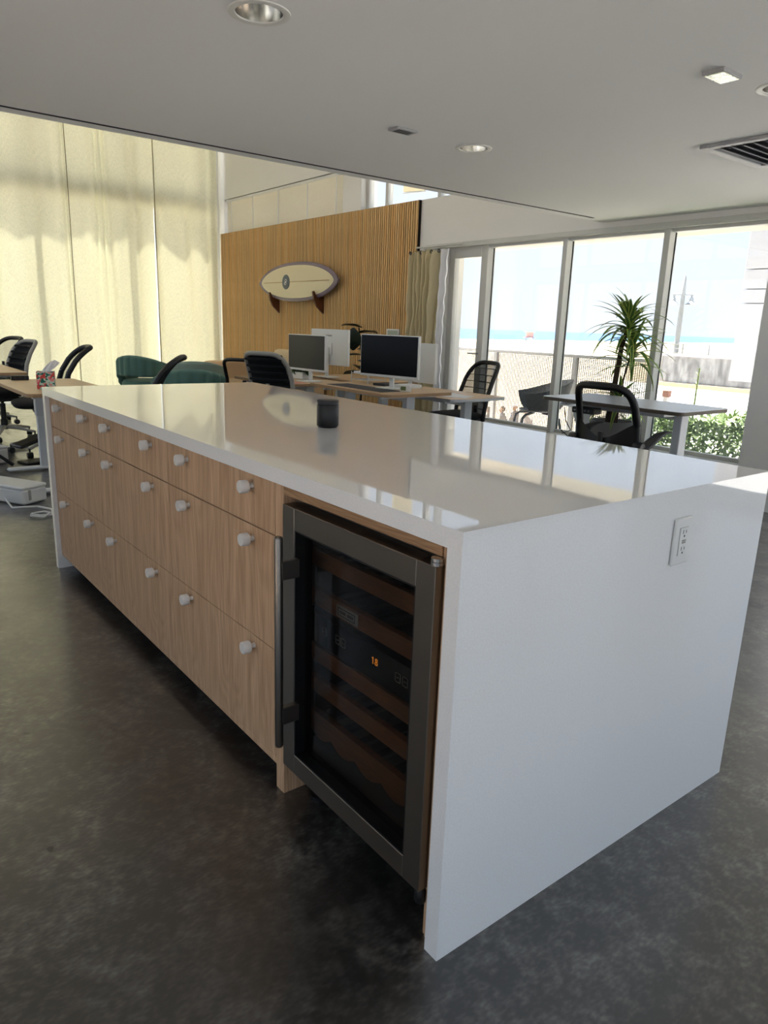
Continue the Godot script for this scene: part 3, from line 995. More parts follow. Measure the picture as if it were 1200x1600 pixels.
func build_ceiling_fittings() -> void:
	var words := ["round recessed downlight with metal reflector nearest the camera", "round recessed downlight above the window side of the island", "round recessed downlight at the right ceiling border"]
	for i in LAMPS.size():
		var p: Vector2 = LAMPS[i]
		var t := thing("downlight", words[i], "downlight", Vector3(p.x, HC, p.y), 0.0, "recessed ceiling downlights")
		var st := sb(true)
		lathe(st, [Vector2(0.0735, 0.001), Vector2(0.0745, -0.003), Vector2(0.090, -0.005), Vector2(0.0965, -0.003), Vector2(0.0975, 0.0)], 48)
		part(t, "trim_ring", st, M.lamp_trim)
		st = sb(true)
		var prof := []
		for k in 11:
			var u := k / 10.0
			prof.append(Vector2(0.0738 - 0.024 * u * u, 0.085 * u))
		lathe(st, prof, 48)
		part(t, "reflector", st, M.can_metal)
		st = sb(true)
		lathe(st, [Vector2(0.0, 0.078), Vector2(0.030, 0.076), Vector2(0.045, 0.082), Vector2(0.050, 0.085)], 32)
		part(t, "lamp_glass", st, mat("lamp_off", Color(0.55, 0.55, 0.54), 0.3))
	# square fitting
	var q := thing("square_ceiling_light", "small square glass ceiling light near the right border", "ceiling light", Vector3(1.882, HC, -0.727))
	var st := sb()
	bxx(st, Vector3(-0.064, -0.014, -0.042), Vector3(0.064, 0.0, 0.042), 0.002)
	part(q, "housing", st, M.vent_metal)
	var pg := mat("prism_glass", Color(1, 1, 1), 0.1)
	var nn := noise(91, 0.05, 2)
	pg.albedo_texture = image_from(128, 128, func(x: int, y: int) -> Color:
		var v := nn.get_noise_2d(x, y)
		return Color(0.95, 0.97, 0.86) if absf(v) > 0.12 else Color(0.30, 0.32, 0.28))
	pg.emission_enabled = true
	pg.emission = Color(0.95, 1.0, 0.80)
	pg.emission_energy_multiplier = 0.06
	triplanar(pg, Vector3.ONE * 7.0)
	st = sb()
	bxx(st, Vector3(-0.058, -0.0165, -0.036), Vector3(0.058, -0.0138, 0.036), 0.001)
	part(q, "lens", st, pg)
	var al := AreaLight3D.new()
	al.name = "square_ceiling_light_glow"
	al.area_size = Vector2(0.11, 0.07)
	al.light_energy = 0.004
	al.light_color = Color(0.95, 1.0, 0.85)
	if "area_range" in al: al.set("area_range", 12.0)
	al.shadow_enabled = true
	q.add_child(al)
	al.position = Vector3(0, -0.019, 0)
	al.rotation.x = -PI / 2
	# slim sensor plate
	var v := thing("ceiling_sensor", "slim grey sensor plate on the ceiling above the island", "sensor", Vector3(1.557, HC, -2.160))
	st = sb()
	bxx(st, Vector3(-0.066, -0.010, -0.040), Vector3(0.066, 0.0, 0.040), 0.004)
	part(v, "plate", st, M.vent_metal)
	st = sb()
	for k in 4:
		bxx(st, Vector3(-0.045, -0.0112, -0.024 + k * 0.014), Vector3(0.045, -0.0098, -0.018 + k * 0.014))
	part(v, "slots", st, M.dark_grey_plastic)
	# air diffuser
	var a := thing("air_diffuser", "square louvred air diffuser at the right ceiling border", "vent", Vector3(3.10, HC, -1.03))
	st = sb()
	var s := 0.30
	var poly := []
	for k in [[-s, -s, s, -s + 0.045], [-s, s - 0.045, s, s], [-s, -s + 0.045, -s + 0.045, s - 0.045], [s - 0.045, -s + 0.045, s, s - 0.045]]:
		bxx(st, Vector3(k[0], -0.016, k[1]), Vector3(k[2], 0.0, k[3]), 0.003)
	part(a, "frame", st, M.vent_metal)
	st = sb()
	bxx(st, Vector3(-s + 0.04, -0.002, -s + 0.04), Vector3(s - 0.04, 0.0, s - 0.04))
	part(a, "duct_plate", st, M.dark_grey_plastic)
	for k in 9:
		st = sb()
		bx(st, Vector3.ZERO, Vector3(0.50, 0.002, 0.038), 0.0, Transform3D(Basis(Vector3(1, 0, 0), 0.55), Vector3(0, -0.013, -0.22 + k * 0.055)))
		part(a, "louvre", st, M.vent_metal)

# ---------------------------------------------------------------- furniture
func desk(called: String, label: String, group: String, x0: float, x1: float, z0: float, z1: float, h: float, top: Material, edge: Material, beam := true) -> Node3D:
	var xc := (x0 + x1) * 0.5
	var zc := (z0 + z1) * 0.5
	var t := thing(called, label, "desk", Vector3(xc, 0, zc), 0.0, group)
	var hx := (x1 - x0) * 0.5
	var hz := (z1 - z0) * 0.5
	var st := sb()
	var poly := PackedVector2Array()
	var r := 0.045
	for k in [[1, 1, 0.0], [-1, 1, PI / 2], [-1, -1, PI], [1, -1, PI * 1.5]]:
		for j in 6:
			var a: float = k[2] + PI / 2 * j / 5.0
			poly.append(Vector2(k[0] * (hx - r) + cos(a) * r, k[1] * (hz - r) + sin(a) * r))
	prism(st, poly, h - 0.003, h)
	part(t, "table_top", st, top)
	st = sb()
	prism(st, poly, h - 0.026, h - 0.0031)
	part(t, "edge_band", st, edge)
	for k in [-1.0, 1.0]:
		var z: float = k * (hz - 0.17)
		st = sb()
		bxx(st, Vector3(-0.045, 0.45, z - 0.03), Vector3(0.045, h - 0.03, z + 0.03), 0.004)
		bxx(st, Vector3(-0.038, 0.03, z - 0.024), Vector3(0.038, 0.46, z + 0.024), 0.004)
		var lg := part(t, "leg", st, M.white_metal)
		st = sb()
		bxx(st, Vector3(-hx + 0.02, 0.006, z - 0.038), Vector3(hx - 0.02, 0.034, z + 0.038), 0.012)
		part(lg, "foot", st, M.white_metal)
		st = sb()
		bxx(st, Vector3(-hx + 0.06, h - 0.052, z - 0.02), Vector3(hx - 0.06, h - 0.027, z + 0.02), 0.003)
		part(lg, "bracket", st, M.white_metal)
	if beam:
		st = sb()
		bxx(st, Vector3(-0.02, h - 0.085, -hz + 0.2), Vector3(0.02, h - 0.045, hz - 0.2), 0.003)
		part(t, "cross_beam", st, M.white_metal)
	return t

# sitter looks along -z; back at +z
func chair_back(s: Dictionary, u: float, v: float) -> Vector3:
	var w: float = s.w * (0.5 - 0.055 * v)
	var z: float = 0.20 + s.lean * v + s.curl * v * v * v - s.wrap * u * u - 0.05 * sin(v * PI) * 0.7
	return Vector3(u * w, lerpf(s.y0, s.y1, v), z)

func office_chair(label: String, at: Vector3, turn: float, s: Dictionary, group: String) -> Node3D:
	var t := thing("office_chair", label, "chair", at, turn, group)
	var bm: Material = s.base
	for k in 5:
		var a := TAU * k / 5.0 + 0.35
		var d := Vector3(sin(a), 0, cos(a))
		var st := sb(true)
		tube(st, [Vector3(0, 0.125, 0) + d * 0.03, Vector3(0, 0.115, 0) + d * 0.15, Vector3(0, 0.085, 0) + d * 0.31], [0.028, 0.024, 0.017], 8, 0.7)
		var lg := part(t, "base_leg", st, bm)
		st = sb(true)
		var cb := Basis(Vector3.UP, a + 0.7) * Basis(Vector3(0, 0, 1), PI / 2)
		lathe(st, [Vector2(0, -0.026), Vector2(0.024, -0.025), Vector2(0.029, -0.02), Vector2(0.029, 0.02), Vector2(0.024, 0.025), Vector2(0, 0.026)], 14, Transform3D(cb, d * 0.31 + Vector3(0, 0.030, 0)))
		tube(st, [d * 0.31 + Vector3(0, 0.05, 0), d * 0.31 + Vector3(0, 0.088, 0)], 0.008, 6)
		part(lg, "caster", st, M.black_plastic)
	var st := sb(true)
	lathe(st, [Vector2(0.034, 0.10), Vector2(0.034, 0.20), Vector2(0.026, 0.205), Vector2(0.026, 0.36), Vector2(0.016, 0.362), Vector2(0.016, 0.42)], 16)
	part(t, "gas_column", st, M.black_plastic)
	st = sb()
	bxx(st, Vector3(-0.09, 0.385, -0.10), Vector3(0.09, 0.43, 0.14), 0.012)
	part(t, "mechanism", st, M.black_plastic)
	st = sb(true)
	var sh: float = s.get("seat", 0.47)
	grid(st, func(u: float, v: float) -> Vector3:
		var a := u * TAU
		var ca := cos(a)
		var sa := sin(a)
		var q := Vector2(signf(ca) * pow(absf(ca), 0.45), signf(sa) * pow(absf(sa), 0.45))
		var b := v * PI
		var r := pow(sin(b), 0.4)
		var yy := -cos(b) * 0.04
		return Vector3(q.x * 0.245 * r, sh + yy + 0.012 * q.y * q.y * r - 0.02 * maxf(0.0, -q.y) * r, -0.03 + q.y * 0.235 * r), 40, 14)
	part(t, "seat", st, M.black_fabric)
	# backrest
	st = sb(true)
	var pts := []
	for k in 41:
		var a := TAU * k / 40.0
		var ca := cos(a)
		var sa := sin(a)
		pts.append(chair_back(s, signf(ca) * pow(absf(ca), 0.42), 0.5 + 0.5 * signf(sa) * pow(absf(sa), 0.42)))
	tube(st, pts, s.tube, 8, s.get("flat", 1.0))
	var fr := part(t, "back_frame", st, s.frame)
	st = sb(true)
	grid(st, func(u: float, v: float) -> Vector3: return chair_back(s, (u * 2.0 - 1.0) * 0.97, lerpf(0.02, 0.98, v)), 14, 22)
	part(t, "back_panel", st, s.panel)
	if s.get("ribs", 0) > 0:
		for k in s.ribs:
			var v: float = (k + 0.7) / (s.ribs + 0.6)
			st = sb(true)
			var rp := []
			for j in 11:
				var u := j / 5.0 - 1.0
				rp.append(chair_back(s, u * 0.90, v) + Vector3(0, 0, s.get("rib_side", -0.008)))
			tube(st, rp, s.get("rib_r", 0.018), 6, s.get("rib_flat", 0.5))
			part(t, "back_rib", st, s.get("rib_mat", M.black_fabric))
	if s.has("lumbar"):
		st = sb(true)
		grid(st, func(u: float, v: float) -> Vector3:
			var uu := u * 2.0 - 1.0
			var p := chair_back(s, uu * 0.97, lerpf(0.0, 0.36 + 0.12 * uu * uu - 0.05 * cos(uu * PI), v))
			return p + Vector3(0, 0, 0.012 + 0.012 * sin(v * PI)), 24, 10)
		part(t, "lumbar_support", st, M.black_plastic)
	st = sb(true)
	var lo := chair_back(s, 0.0, 0.06)
	tube(st, [Vector3(0, 0.40, 0.10), Vector3(0, 0.41, 0.24), lo + Vector3(0, -0.03, 0.035), lo + Vector3(0, 0.16, 0.03)], [0.028, 0.030, 0.028, 0.020], 8, 0.6)
	part(fr, "back_support", st, s.get("spine", M.black_plastic))
	if s.get("arms", 0) > 0:
		for k in [-1.0, 1.0]:
			st = sb(true)
			if s.arms == 2:
				# flip-up arms, pivot low on the back
				var p0 := chair_back(s, 0.98 * k, 0.22) + Vector3(0.035 * k, 0, 0.0)
				tube(st, [p0 + Vector3(0, -0.02, 0.01), p0 + Vector3(0.005 * k, 0.02, -0.07), p0 + Vector3(0.01 * k, 0.07, -0.17), p0 + Vector3(0.01 * k, 0.085, -0.26), p0 + Vector3(0.01 * k, 0.083, -0.33)], [0.030, 0.040, 0.034, 0.022, 0.012], 10, 0.55)
				lathe(st, [Vector2(0, -0.03), Vector2(0.035, -0.03), Vector2(0.042, -0.02), Vector2(0.042, 0.02), Vector2(0.035, 0.03), Vector2(0, 0.03)], 16, Transform3D(Basis(Vector3(0, 0, 1), PI / 2), p0 + Vector3(-0.01 * k, 0, 0.02)))
				tube(st, [p0 + Vector3(-0.01 * k, -0.02, 0.02), p0 + Vector3(-0.03 * k, -0.10, -0.02), Vector3(0.20 * k, 0.43, -0.02)], [0.022, 0.022, 0.02], 8, 0.6)
			else:
				tube(st, [Vector3(0.22 * k, 0.43, 0.02), Vector3(0.27 * k, 0.46, 0.02), Vector3(0.275 * k, 0.62, 0.0)], 0.018, 8)
				bx(st, Vector3(0.275 * k, 0.635, -0.03), Vector3(0.075, 0.028, 0.24), 0.012)
			part(t, "armrest", st, s.get("arm_mat", M.black_plastic))
	return t

func cushion_box(st: SurfaceTool, c: Vector3, s: Vector3, p := 0.28) -> void:
	grid(st, func(u: float, v: float) -> Vector3:
		var a := u * TAU
		var b := (v - 0.5) * PI
		var f := func(x: float) -> float: return signf(x) * pow(absf(x), p)
		var cb: float = f.call(cos(b))
		return c + Vector3(f.call(cos(a)) * cb * s.x, f.call(sin(b)) * s.y, f.call(sin(a)) * cb * s.z) * 0.5, 48, 24)

func barrel_chair(label: String, at: Vector3, turn: float, m: Material, channels: bool, smooth_dome: bool) -> Node3D:
	var t := thing("barrel_armchair", label, "armchair", at, turn, "upholstered barrel chairs in the lounge")
	var st := sb(true)
	var A := 2.15
	var top := func(a: float) -> float:
		return lerpf(0.62, 0.775, pow(0.5 + 0.5 * cos(a * PI / A), 0.8)) if not smooth_dome else lerpf(0.50, 0.75, pow(maxf(0.0, cos(a * 0.72)), 0.7))
	var low := func(a: float) -> float: return lerpf(0.50, 0.22, smoothstep(0.75, 1.9, absf(a))) if not smooth_dome else 0.12
	# closed loop section: outer bottom -> outer top -> rolled rim -> inner bottom
	grid(st, func(u: float, v: float) -> Vector3:
		var a := lerpf(-A, A, u)
		var y0: float = low.call(a)
		var y1: float = top.call(a)
		var fade := minf(1.0, (A - absf(a)) / 0.14)
		var thick := 0.045 * sqrt(maxf(fade, 0.02))
		var bulge := (0.017 * absf(sin(a * 11.0)) if channels else 0.0)
		var r := 0.335
		var y := y0
		if v < 0.4:
			y = lerpf(y0 + 0.02, y1 - 0.04, v / 0.4); r += thick + bulge
		elif v < 0.6:
			var b := (v - 0.4) / 0.2 * PI
			y = y1 - 0.04 + 0.04 * sin(b); r += thick * cos(b) + bulge * maxf(0.0, cos(b))
		elif v < 0.92:
			y = lerpf(y1 - 0.04, y0 + 0.02, (v - 0.6) / 0.32); r -= thick
		else:
			var b := (v - 0.92) / 0.08 * PI
			y = y0 + 0.02 - 0.02 * sin(b); r += -thick * cos(b) + bulge * maxf(0.0, -cos(b))
		return Vector3(sin(a) * r, y, cos(a) * r), 130 if channels else 60, 40)
	part(t, "back_shell", st, m)
	st = sb(true)
	lathe(st, [Vector2(0, 0.10), Vector2(0.29, 0.10), Vector2(0.325, 0.13), Vector2(0.33, 0.33), Vector2(0.335, 0.40), Vector2(0.31, 0.44), Vector2(0.20, 0.455), Vector2(0, 0.46)], 40)
	part(t, "seat", st, m)
	st = sb(true)
	lathe(st, [Vector2(0, 0.0), Vector2(0.24, 0.0), Vector2(0.24, 0.10), Vector2(0, 0.10)], 32)
	part(t, "plinth", st, M.black_matte)
	return t

func build_left_desks() -> void:
	var d1 := desk("standing_desk", "pale wood desk with white legs holding the tissue box", "white legged desks left of the island", 0.25, 0.87, -5.70, -4.46, 0.73, M.desk_wood, M.desk_edge)
	var d2 := desk("standing_desk", "pale wood desk farther left, behind the tissue box desk", "white legged desks left of the island", 0.02, 0.68, -8.10, -6.45, 0.73, M.desk_wood, M.desk_edge)
	# tissue box
	var tb := thing("tissue_box", "tissue box with red and green leaf print", "tissue box", Vector3(0.46, 0.73, -4.84), -0.28)
	var pr := mat("tissue_print", Color(1, 1, 1), 0.5)
	var na := noise(301, 0.02, 2)
	var nb := noise(305, 0.028, 2)
	pr.albedo_texture = image_from(256, 256, func(x: int, y: int) -> Color:
		var a := na.get_noise_2d(x * 1.0 + y * 0.7, y * 0.45 - x * 0.35)
		var b := nb.get_noise_2d(x * 0.5 - y * 0.8 + 300.0, y * 0.9 + x * 0.3)
		if a > 0.22: return Color(0.80, 0.22, 0.20) if fmod(absf(x * 0.5 + y * 0.8), 12.0) > 2.0 else Color(0.86, 0.45, 0.42)
		if b > 0.10: return Color(0.06, 0.42, 0.36)
		if b < -0.30: return Color(0.90, 0.55, 0.55)
		return Color(0.78, 0.88, 0.82))
	triplanar(pr, Vector3.ONE * 4.2, false)
	var st := sb()
	bxx(st, Vector3(-0.06, 0.0, -0.06), Vector3(0.06, 0.122, 0.06), 0.001)
	part(tb, "carton", st, pr)
	st = sb()
	prism(st, PackedVector2Array([Vector2(-0.035, -0.015), Vector2(0.0, -0.022), Vector2(0.035, -0.015), Vector2(0.035, 0.015), Vector2(0.0, 0.022), Vector2(-0.035, 0.015)]), 0.1215, 0.1228)
	part(tb, "opening", st, M.white_plastic)
	st = sb(true)
	grid(st, func(u: float, v: float) -> Vector3:
		var w := lerpf(0.030, 0.045, v) * (1.0 - 0.25 * v * v)
		var s := u * 2.0 - 1.0
		return Vector3(s * w + v * 0.065, 0.118 + v * 0.088 - 0.022 * absf(s) * v, 0.012 * sin(s * 5.0 + v * 2.0) * (0.5 + v) - v * 0.02), 16, 10)
	part(tb, "tissue", st, M.white_cloth)
	# small socket block at the far end of that desk
	var sk := thing("desk_socket", "small black socket block lying on the tissue box desk", "socket", Vector3(0.44, 0.73, -5.62))
	st = sb()
	bxx(st, Vector3(-0.065, 0, -0.03), Vector3(0.065, 0.036, 0.03), 0.004)
	part(sk, "housing", st, M.black_plastic)
	st = sb()
	for k in 3:
		bxx(st, Vector3(-0.05 + k * 0.038, 0.012, 0.0295), Vector3(-0.026 + k * 0.038, 0.028, 0.0308))
	part(sk, "ports", st, M.dark_grey_plastic)
	# chairs
	var plain := {"w": 0.46, "y0": 0.53, "y1": 0.98, "lean": 0.10, "curl": 0.05, "wrap": 0.04, "tube": 0.020, "frame": M.grey_plastic, "panel": M.black_fabric, "base": M.grey_plastic, "ribs": 7, "rib_r": 0.024, "rib_side": -0.012, "spine": M.grey_plastic}
	office_chair("ribbed black chair with pale frame behind the far left desk", Vector3(0.60, 0, -7.33), 1.78, plain, "office chairs at the left desks")
	var sleek := {"w": 0.46, "y0": 0.52, "y1": 0.97, "lean": 0.15, "curl": 0.08, "wrap": 0.05, "tube": 0.024, "frame": M.black_plastic, "panel": M.sheer_mesh, "base": M.grey_plastic}
	office_chair("black mesh chair curved sideways behind the tissue box", Vector3(0.76, 0, -6.30), 1.45, sleek, "office chairs at the left desks")
	var armed := sleek.duplicate()
	armed.arms = 1
	office_chair("black chair with armrest cut by the left picture border", Vector3(0.66, 0, -8.55), 1.9, armed, "office chairs at the left desks")
	# cable boxes, cable, footrest on the floor
	var cb := thing("cable_box", "white cable tidy box on the floor at the island corner", "cable box", Vector3(0.105, 0, -4.565), 0.525, "white cable boxes on the floor")
	st = sb()
	bxx(st, Vector3(-0.10, 0.003, -0.235), Vector3(0.10, 0.105, 0.235), 0.012)
	part(cb, "body", st, M.white_plastic)
	st = sb()
	bxx(st, Vector3(-0.102, 0.105, -0.237), Vector3(0.102, 0.128, 0.237), 0.008)
	part(cb, "lid", st, M.white_plastic)
	st = sb()
	bxx(st, Vector3(-0.058, 0.03, 0.2338), Vector3(-0.036, 0.10, 0.2358), 0.0004)
	part(cb, "cable_slot", st, M.grey_plastic)
	var cb2 := thing("cable_box", "white cable tidy box under the tissue box desk", "cable box", Vector3(0.18, 0, -5.98), 0.35, "white cable boxes on the floor")
	st = sb()
	bxx(st, Vector3(-0.16, 0.003, -0.10), Vector3(0.16, 0.13, 0.10), 0.012)
	part(cb2, "body", st, M.white_plastic)
	st = sb()
	bxx(st, Vector3(-0.162, 0.13, -0.102), Vector3(0.162, 0.15, 0.102), 0.008)
	part(cb2, "lid", st, M.white_plastic)
	var pts := []
	for p in [Vector2(0.03, -4.36), Vector2(0.05, -4.24), Vector2(0.12, -4.20), Vector2(0.20, -4.22), Vector2(0.235, -4.12), Vector2(0.25, -4.05), Vector2(0.23, -3.96), Vector2(0.16, -3.95), Vector2(0.11, -3.99), Vector2(0.13, -4.05), Vector2(0.20, -4.04), Vector2(0.22, -3.97), Vector2(0.17, -3.93), Vector2(0.10, -3.97)]:
		pts.append(Vector3(p.x, 0.010 + 0.006 * (pts.size() % 3), p.y))
	pts[0].y = 0.06
	var cv := Curve3D.new()
	for i in pts.size():
		var a: Vector3 = (pts[mini(i + 1, pts.size() - 1)] - pts[maxi(i - 1, 0)]) * 0.16
		cv.add_point(pts[i], -a, a)
	st = sb(true)
	var bk := []
	for k in 90:
		bk.append(cv.sample_baked(cv.get_baked_length() * k / 89.0))
	tube(st, bk, 0.0065, 6)
	single("power_cable", st, M.white_plastic, "white coiled power cable on the floor by the island", "cable")
	st = sb(true)
	tube(st, [Vector3(-0.02, 0.05, -4.40), Vector3(-0.05, 0.02, -4.33), Vector3(-0.12, 0.008, -4.28), Vector3(-0.25, 0.008, -4.33)], 0.004, 6)
	single("dark_cable", st, M.dark_grey_plastic, "thin dark cable leaving the white cable box", "cable")
	var fr := thing("footrest", "black tilting footrest lying under the left desks", "footrest", Vector3(0.56, 0, -5.88), 0.3)
	st = sb()
	bx(st, Vector3.ZERO, Vector3(0.34, 0.03, 0.16), 0.01, Transform3D(Basis(Vector3(0, 0, 1), 0.28), Vector3(0, 0.20, 0)))
	part(fr, "tread", st, M.black_plastic)
	st = sb()
	bxx(st, Vector3(0.06, 0.01, -0.04), Vector3(0.12, 0.21, 0.04), 0.01)
	part(fr, "stem", st, M.black_plastic)
	st = sb()
	bxx(st, Vector3(-0.12, 0.0, -0.09), Vector3(0.16, 0.02, 0.09), 0.006)
	part(fr, "base", st, M.black_plastic)
	st = sb(true)
	tube(st, [Vector3(-0.04, 0.36, -5.86), Vector3(0.36, 0.014, -5.76)], 0.014, 8)
	single("black_strut", st, M.black_plastic, "black diagonal bar propped under the tissue box desk", "bar")

func build_lounge() -> void:
	barrel_chair("green velvet barrel armchair in front of the tall curtain", Vector3(2.66, 0, -8.85), 2.2 + PI, M.green_velvet, true, false)
	barrel_chair("green channelled barrel armchair seen from behind, nearest the island", Vector3(2.20, 0, -6.35), -0.35, M.green_velvet, true, false)
	barrel_chair("smooth grey green round armchair between the two green ones", Vector3(3.02, 0, -8.05), -0.5, M.grey_green_velvet, false, true)
	var mesh_ := {"w": 0.44, "y0": 0.52, "y1": 0.95, "lean": 0.12, "curl": 0.09, "wrap": 0.05, "tube": 0.024, "frame": M.black_plastic, "panel": M.black_fabric, "base": M.black_plastic}
	office_chair("plain black chair seen edge-on before the green armchairs", Vector3(1.16, 0, -5.05), 1.12, mesh_, "office chairs near the lounge")
	# sofa
	var s := thing("beige_sofa", "low beige sofa against the slat wall corner", "sofa", Vector3(4.16, 0, -8.45))
	var st := sb(true)
	cushion_box(st, Vector3(0, 0.25, 0), Vector3(0.95, 0.34, 1.9), 0.2)
	part(s, "seat_base", st, M.beige_boucle)
	st = sb(true)
	cushion_box(st, Vector3(0.35, 0.48, 0), Vector3(0.26, 0.48, 1.9), 0.25)
	part(s, "backrest", st, M.beige_boucle)
	st = sb(true)
	cushion_box(st, Vector3(-0.02, 0.46, -0.85), Vector3(0.95, 0.42, 0.24), 0.25)
	part(s, "arm", st, M.beige_boucle)
	st = sb(true)
	cushion_box(st, Vector3(-0.02, 0.46, 0.85), Vector3(0.95, 0.42, 0.24), 0.25)
	part(s, "arm", st, M.beige_boucle)
	st = sb()
	bxx(st, Vector3(-0.40, 0.0, -0.85), Vector3(0.40, 0.10, 0.85))
	part(s, "plinth", st, M.black_matte)
	st = sb(true)
	cushion_box(st, Vector3.ZERO, Vector3(0.16, 0.42, 0.46), 0.5)
	var c := single("sofa_cushion", st, M.cream_cushion, "cream cushion leaning on the beige sofa back", "cushion", "", Vector3(4.20, 0.69, -7.95))
	c.rotation.z = -0.25

func monitor(label: String, at: Vector3, w: float, h: float, y0: float, ang: float, desk_y: float, screen: Material) -> Node3D:
	# screen faces local -x
	var t := thing("monitor", label, "monitor", Vector3(at.x, desk_y, at.z), ang, "white framed monitors on the workstations")
	var b := y0 - desk_y
	var st := sb()
	bxx(st, Vector3(-0.012, b, -w * 0.5), Vector3(0.022, b + h, w * 0.5), 0.004)
	part(t, "case", st, M.white_plastic)
	st = sb()
	bxx(st, Vector3(-0.0130, b + 0.022, -w * 0.5 + 0.008), Vector3(-0.0112, b + h - 0.008, w * 0.5 - 0.008))
	part(t, "screen", st, screen)
	st = sb()
	bxx(st, Vector3(0.022, b + h * 0.30, -0.06), Vector3(0.034, b + h * 0.62, 0.06), 0.004)
	part(t, "mount_plate", st, M.white_plastic)
	st = sb()
	for k in 6:
		bxx(st, Vector3(0.0215, b + h * 0.30 + k * 0.018, 0.10), Vector3(0.0228, b + h * 0.30 + k * 0.018 + 0.009, 0.112))
	bxx(st, Vector3(0.0215, b + h * 0.80, -0.05), Vector3(0.0228, b + h * 0.845, 0.05))
	part(t, "ports", st, M.grey_plastic)
	st = sb()
	bxx(st, Vector3(0.034, 0.006, -0.022), Vector3(0.058, b + h * 0.5, 0.022), 0.004)
	part(t, "stand_neck", st, M.white_plastic)
	st = sb()
	bxx(st, Vector3(-0.06, 0.0, -0.10), Vector3(0.12, 0.010, 0.10), 0.004)
	part(t, "stand_foot", st, M.white_plastic)
	return t

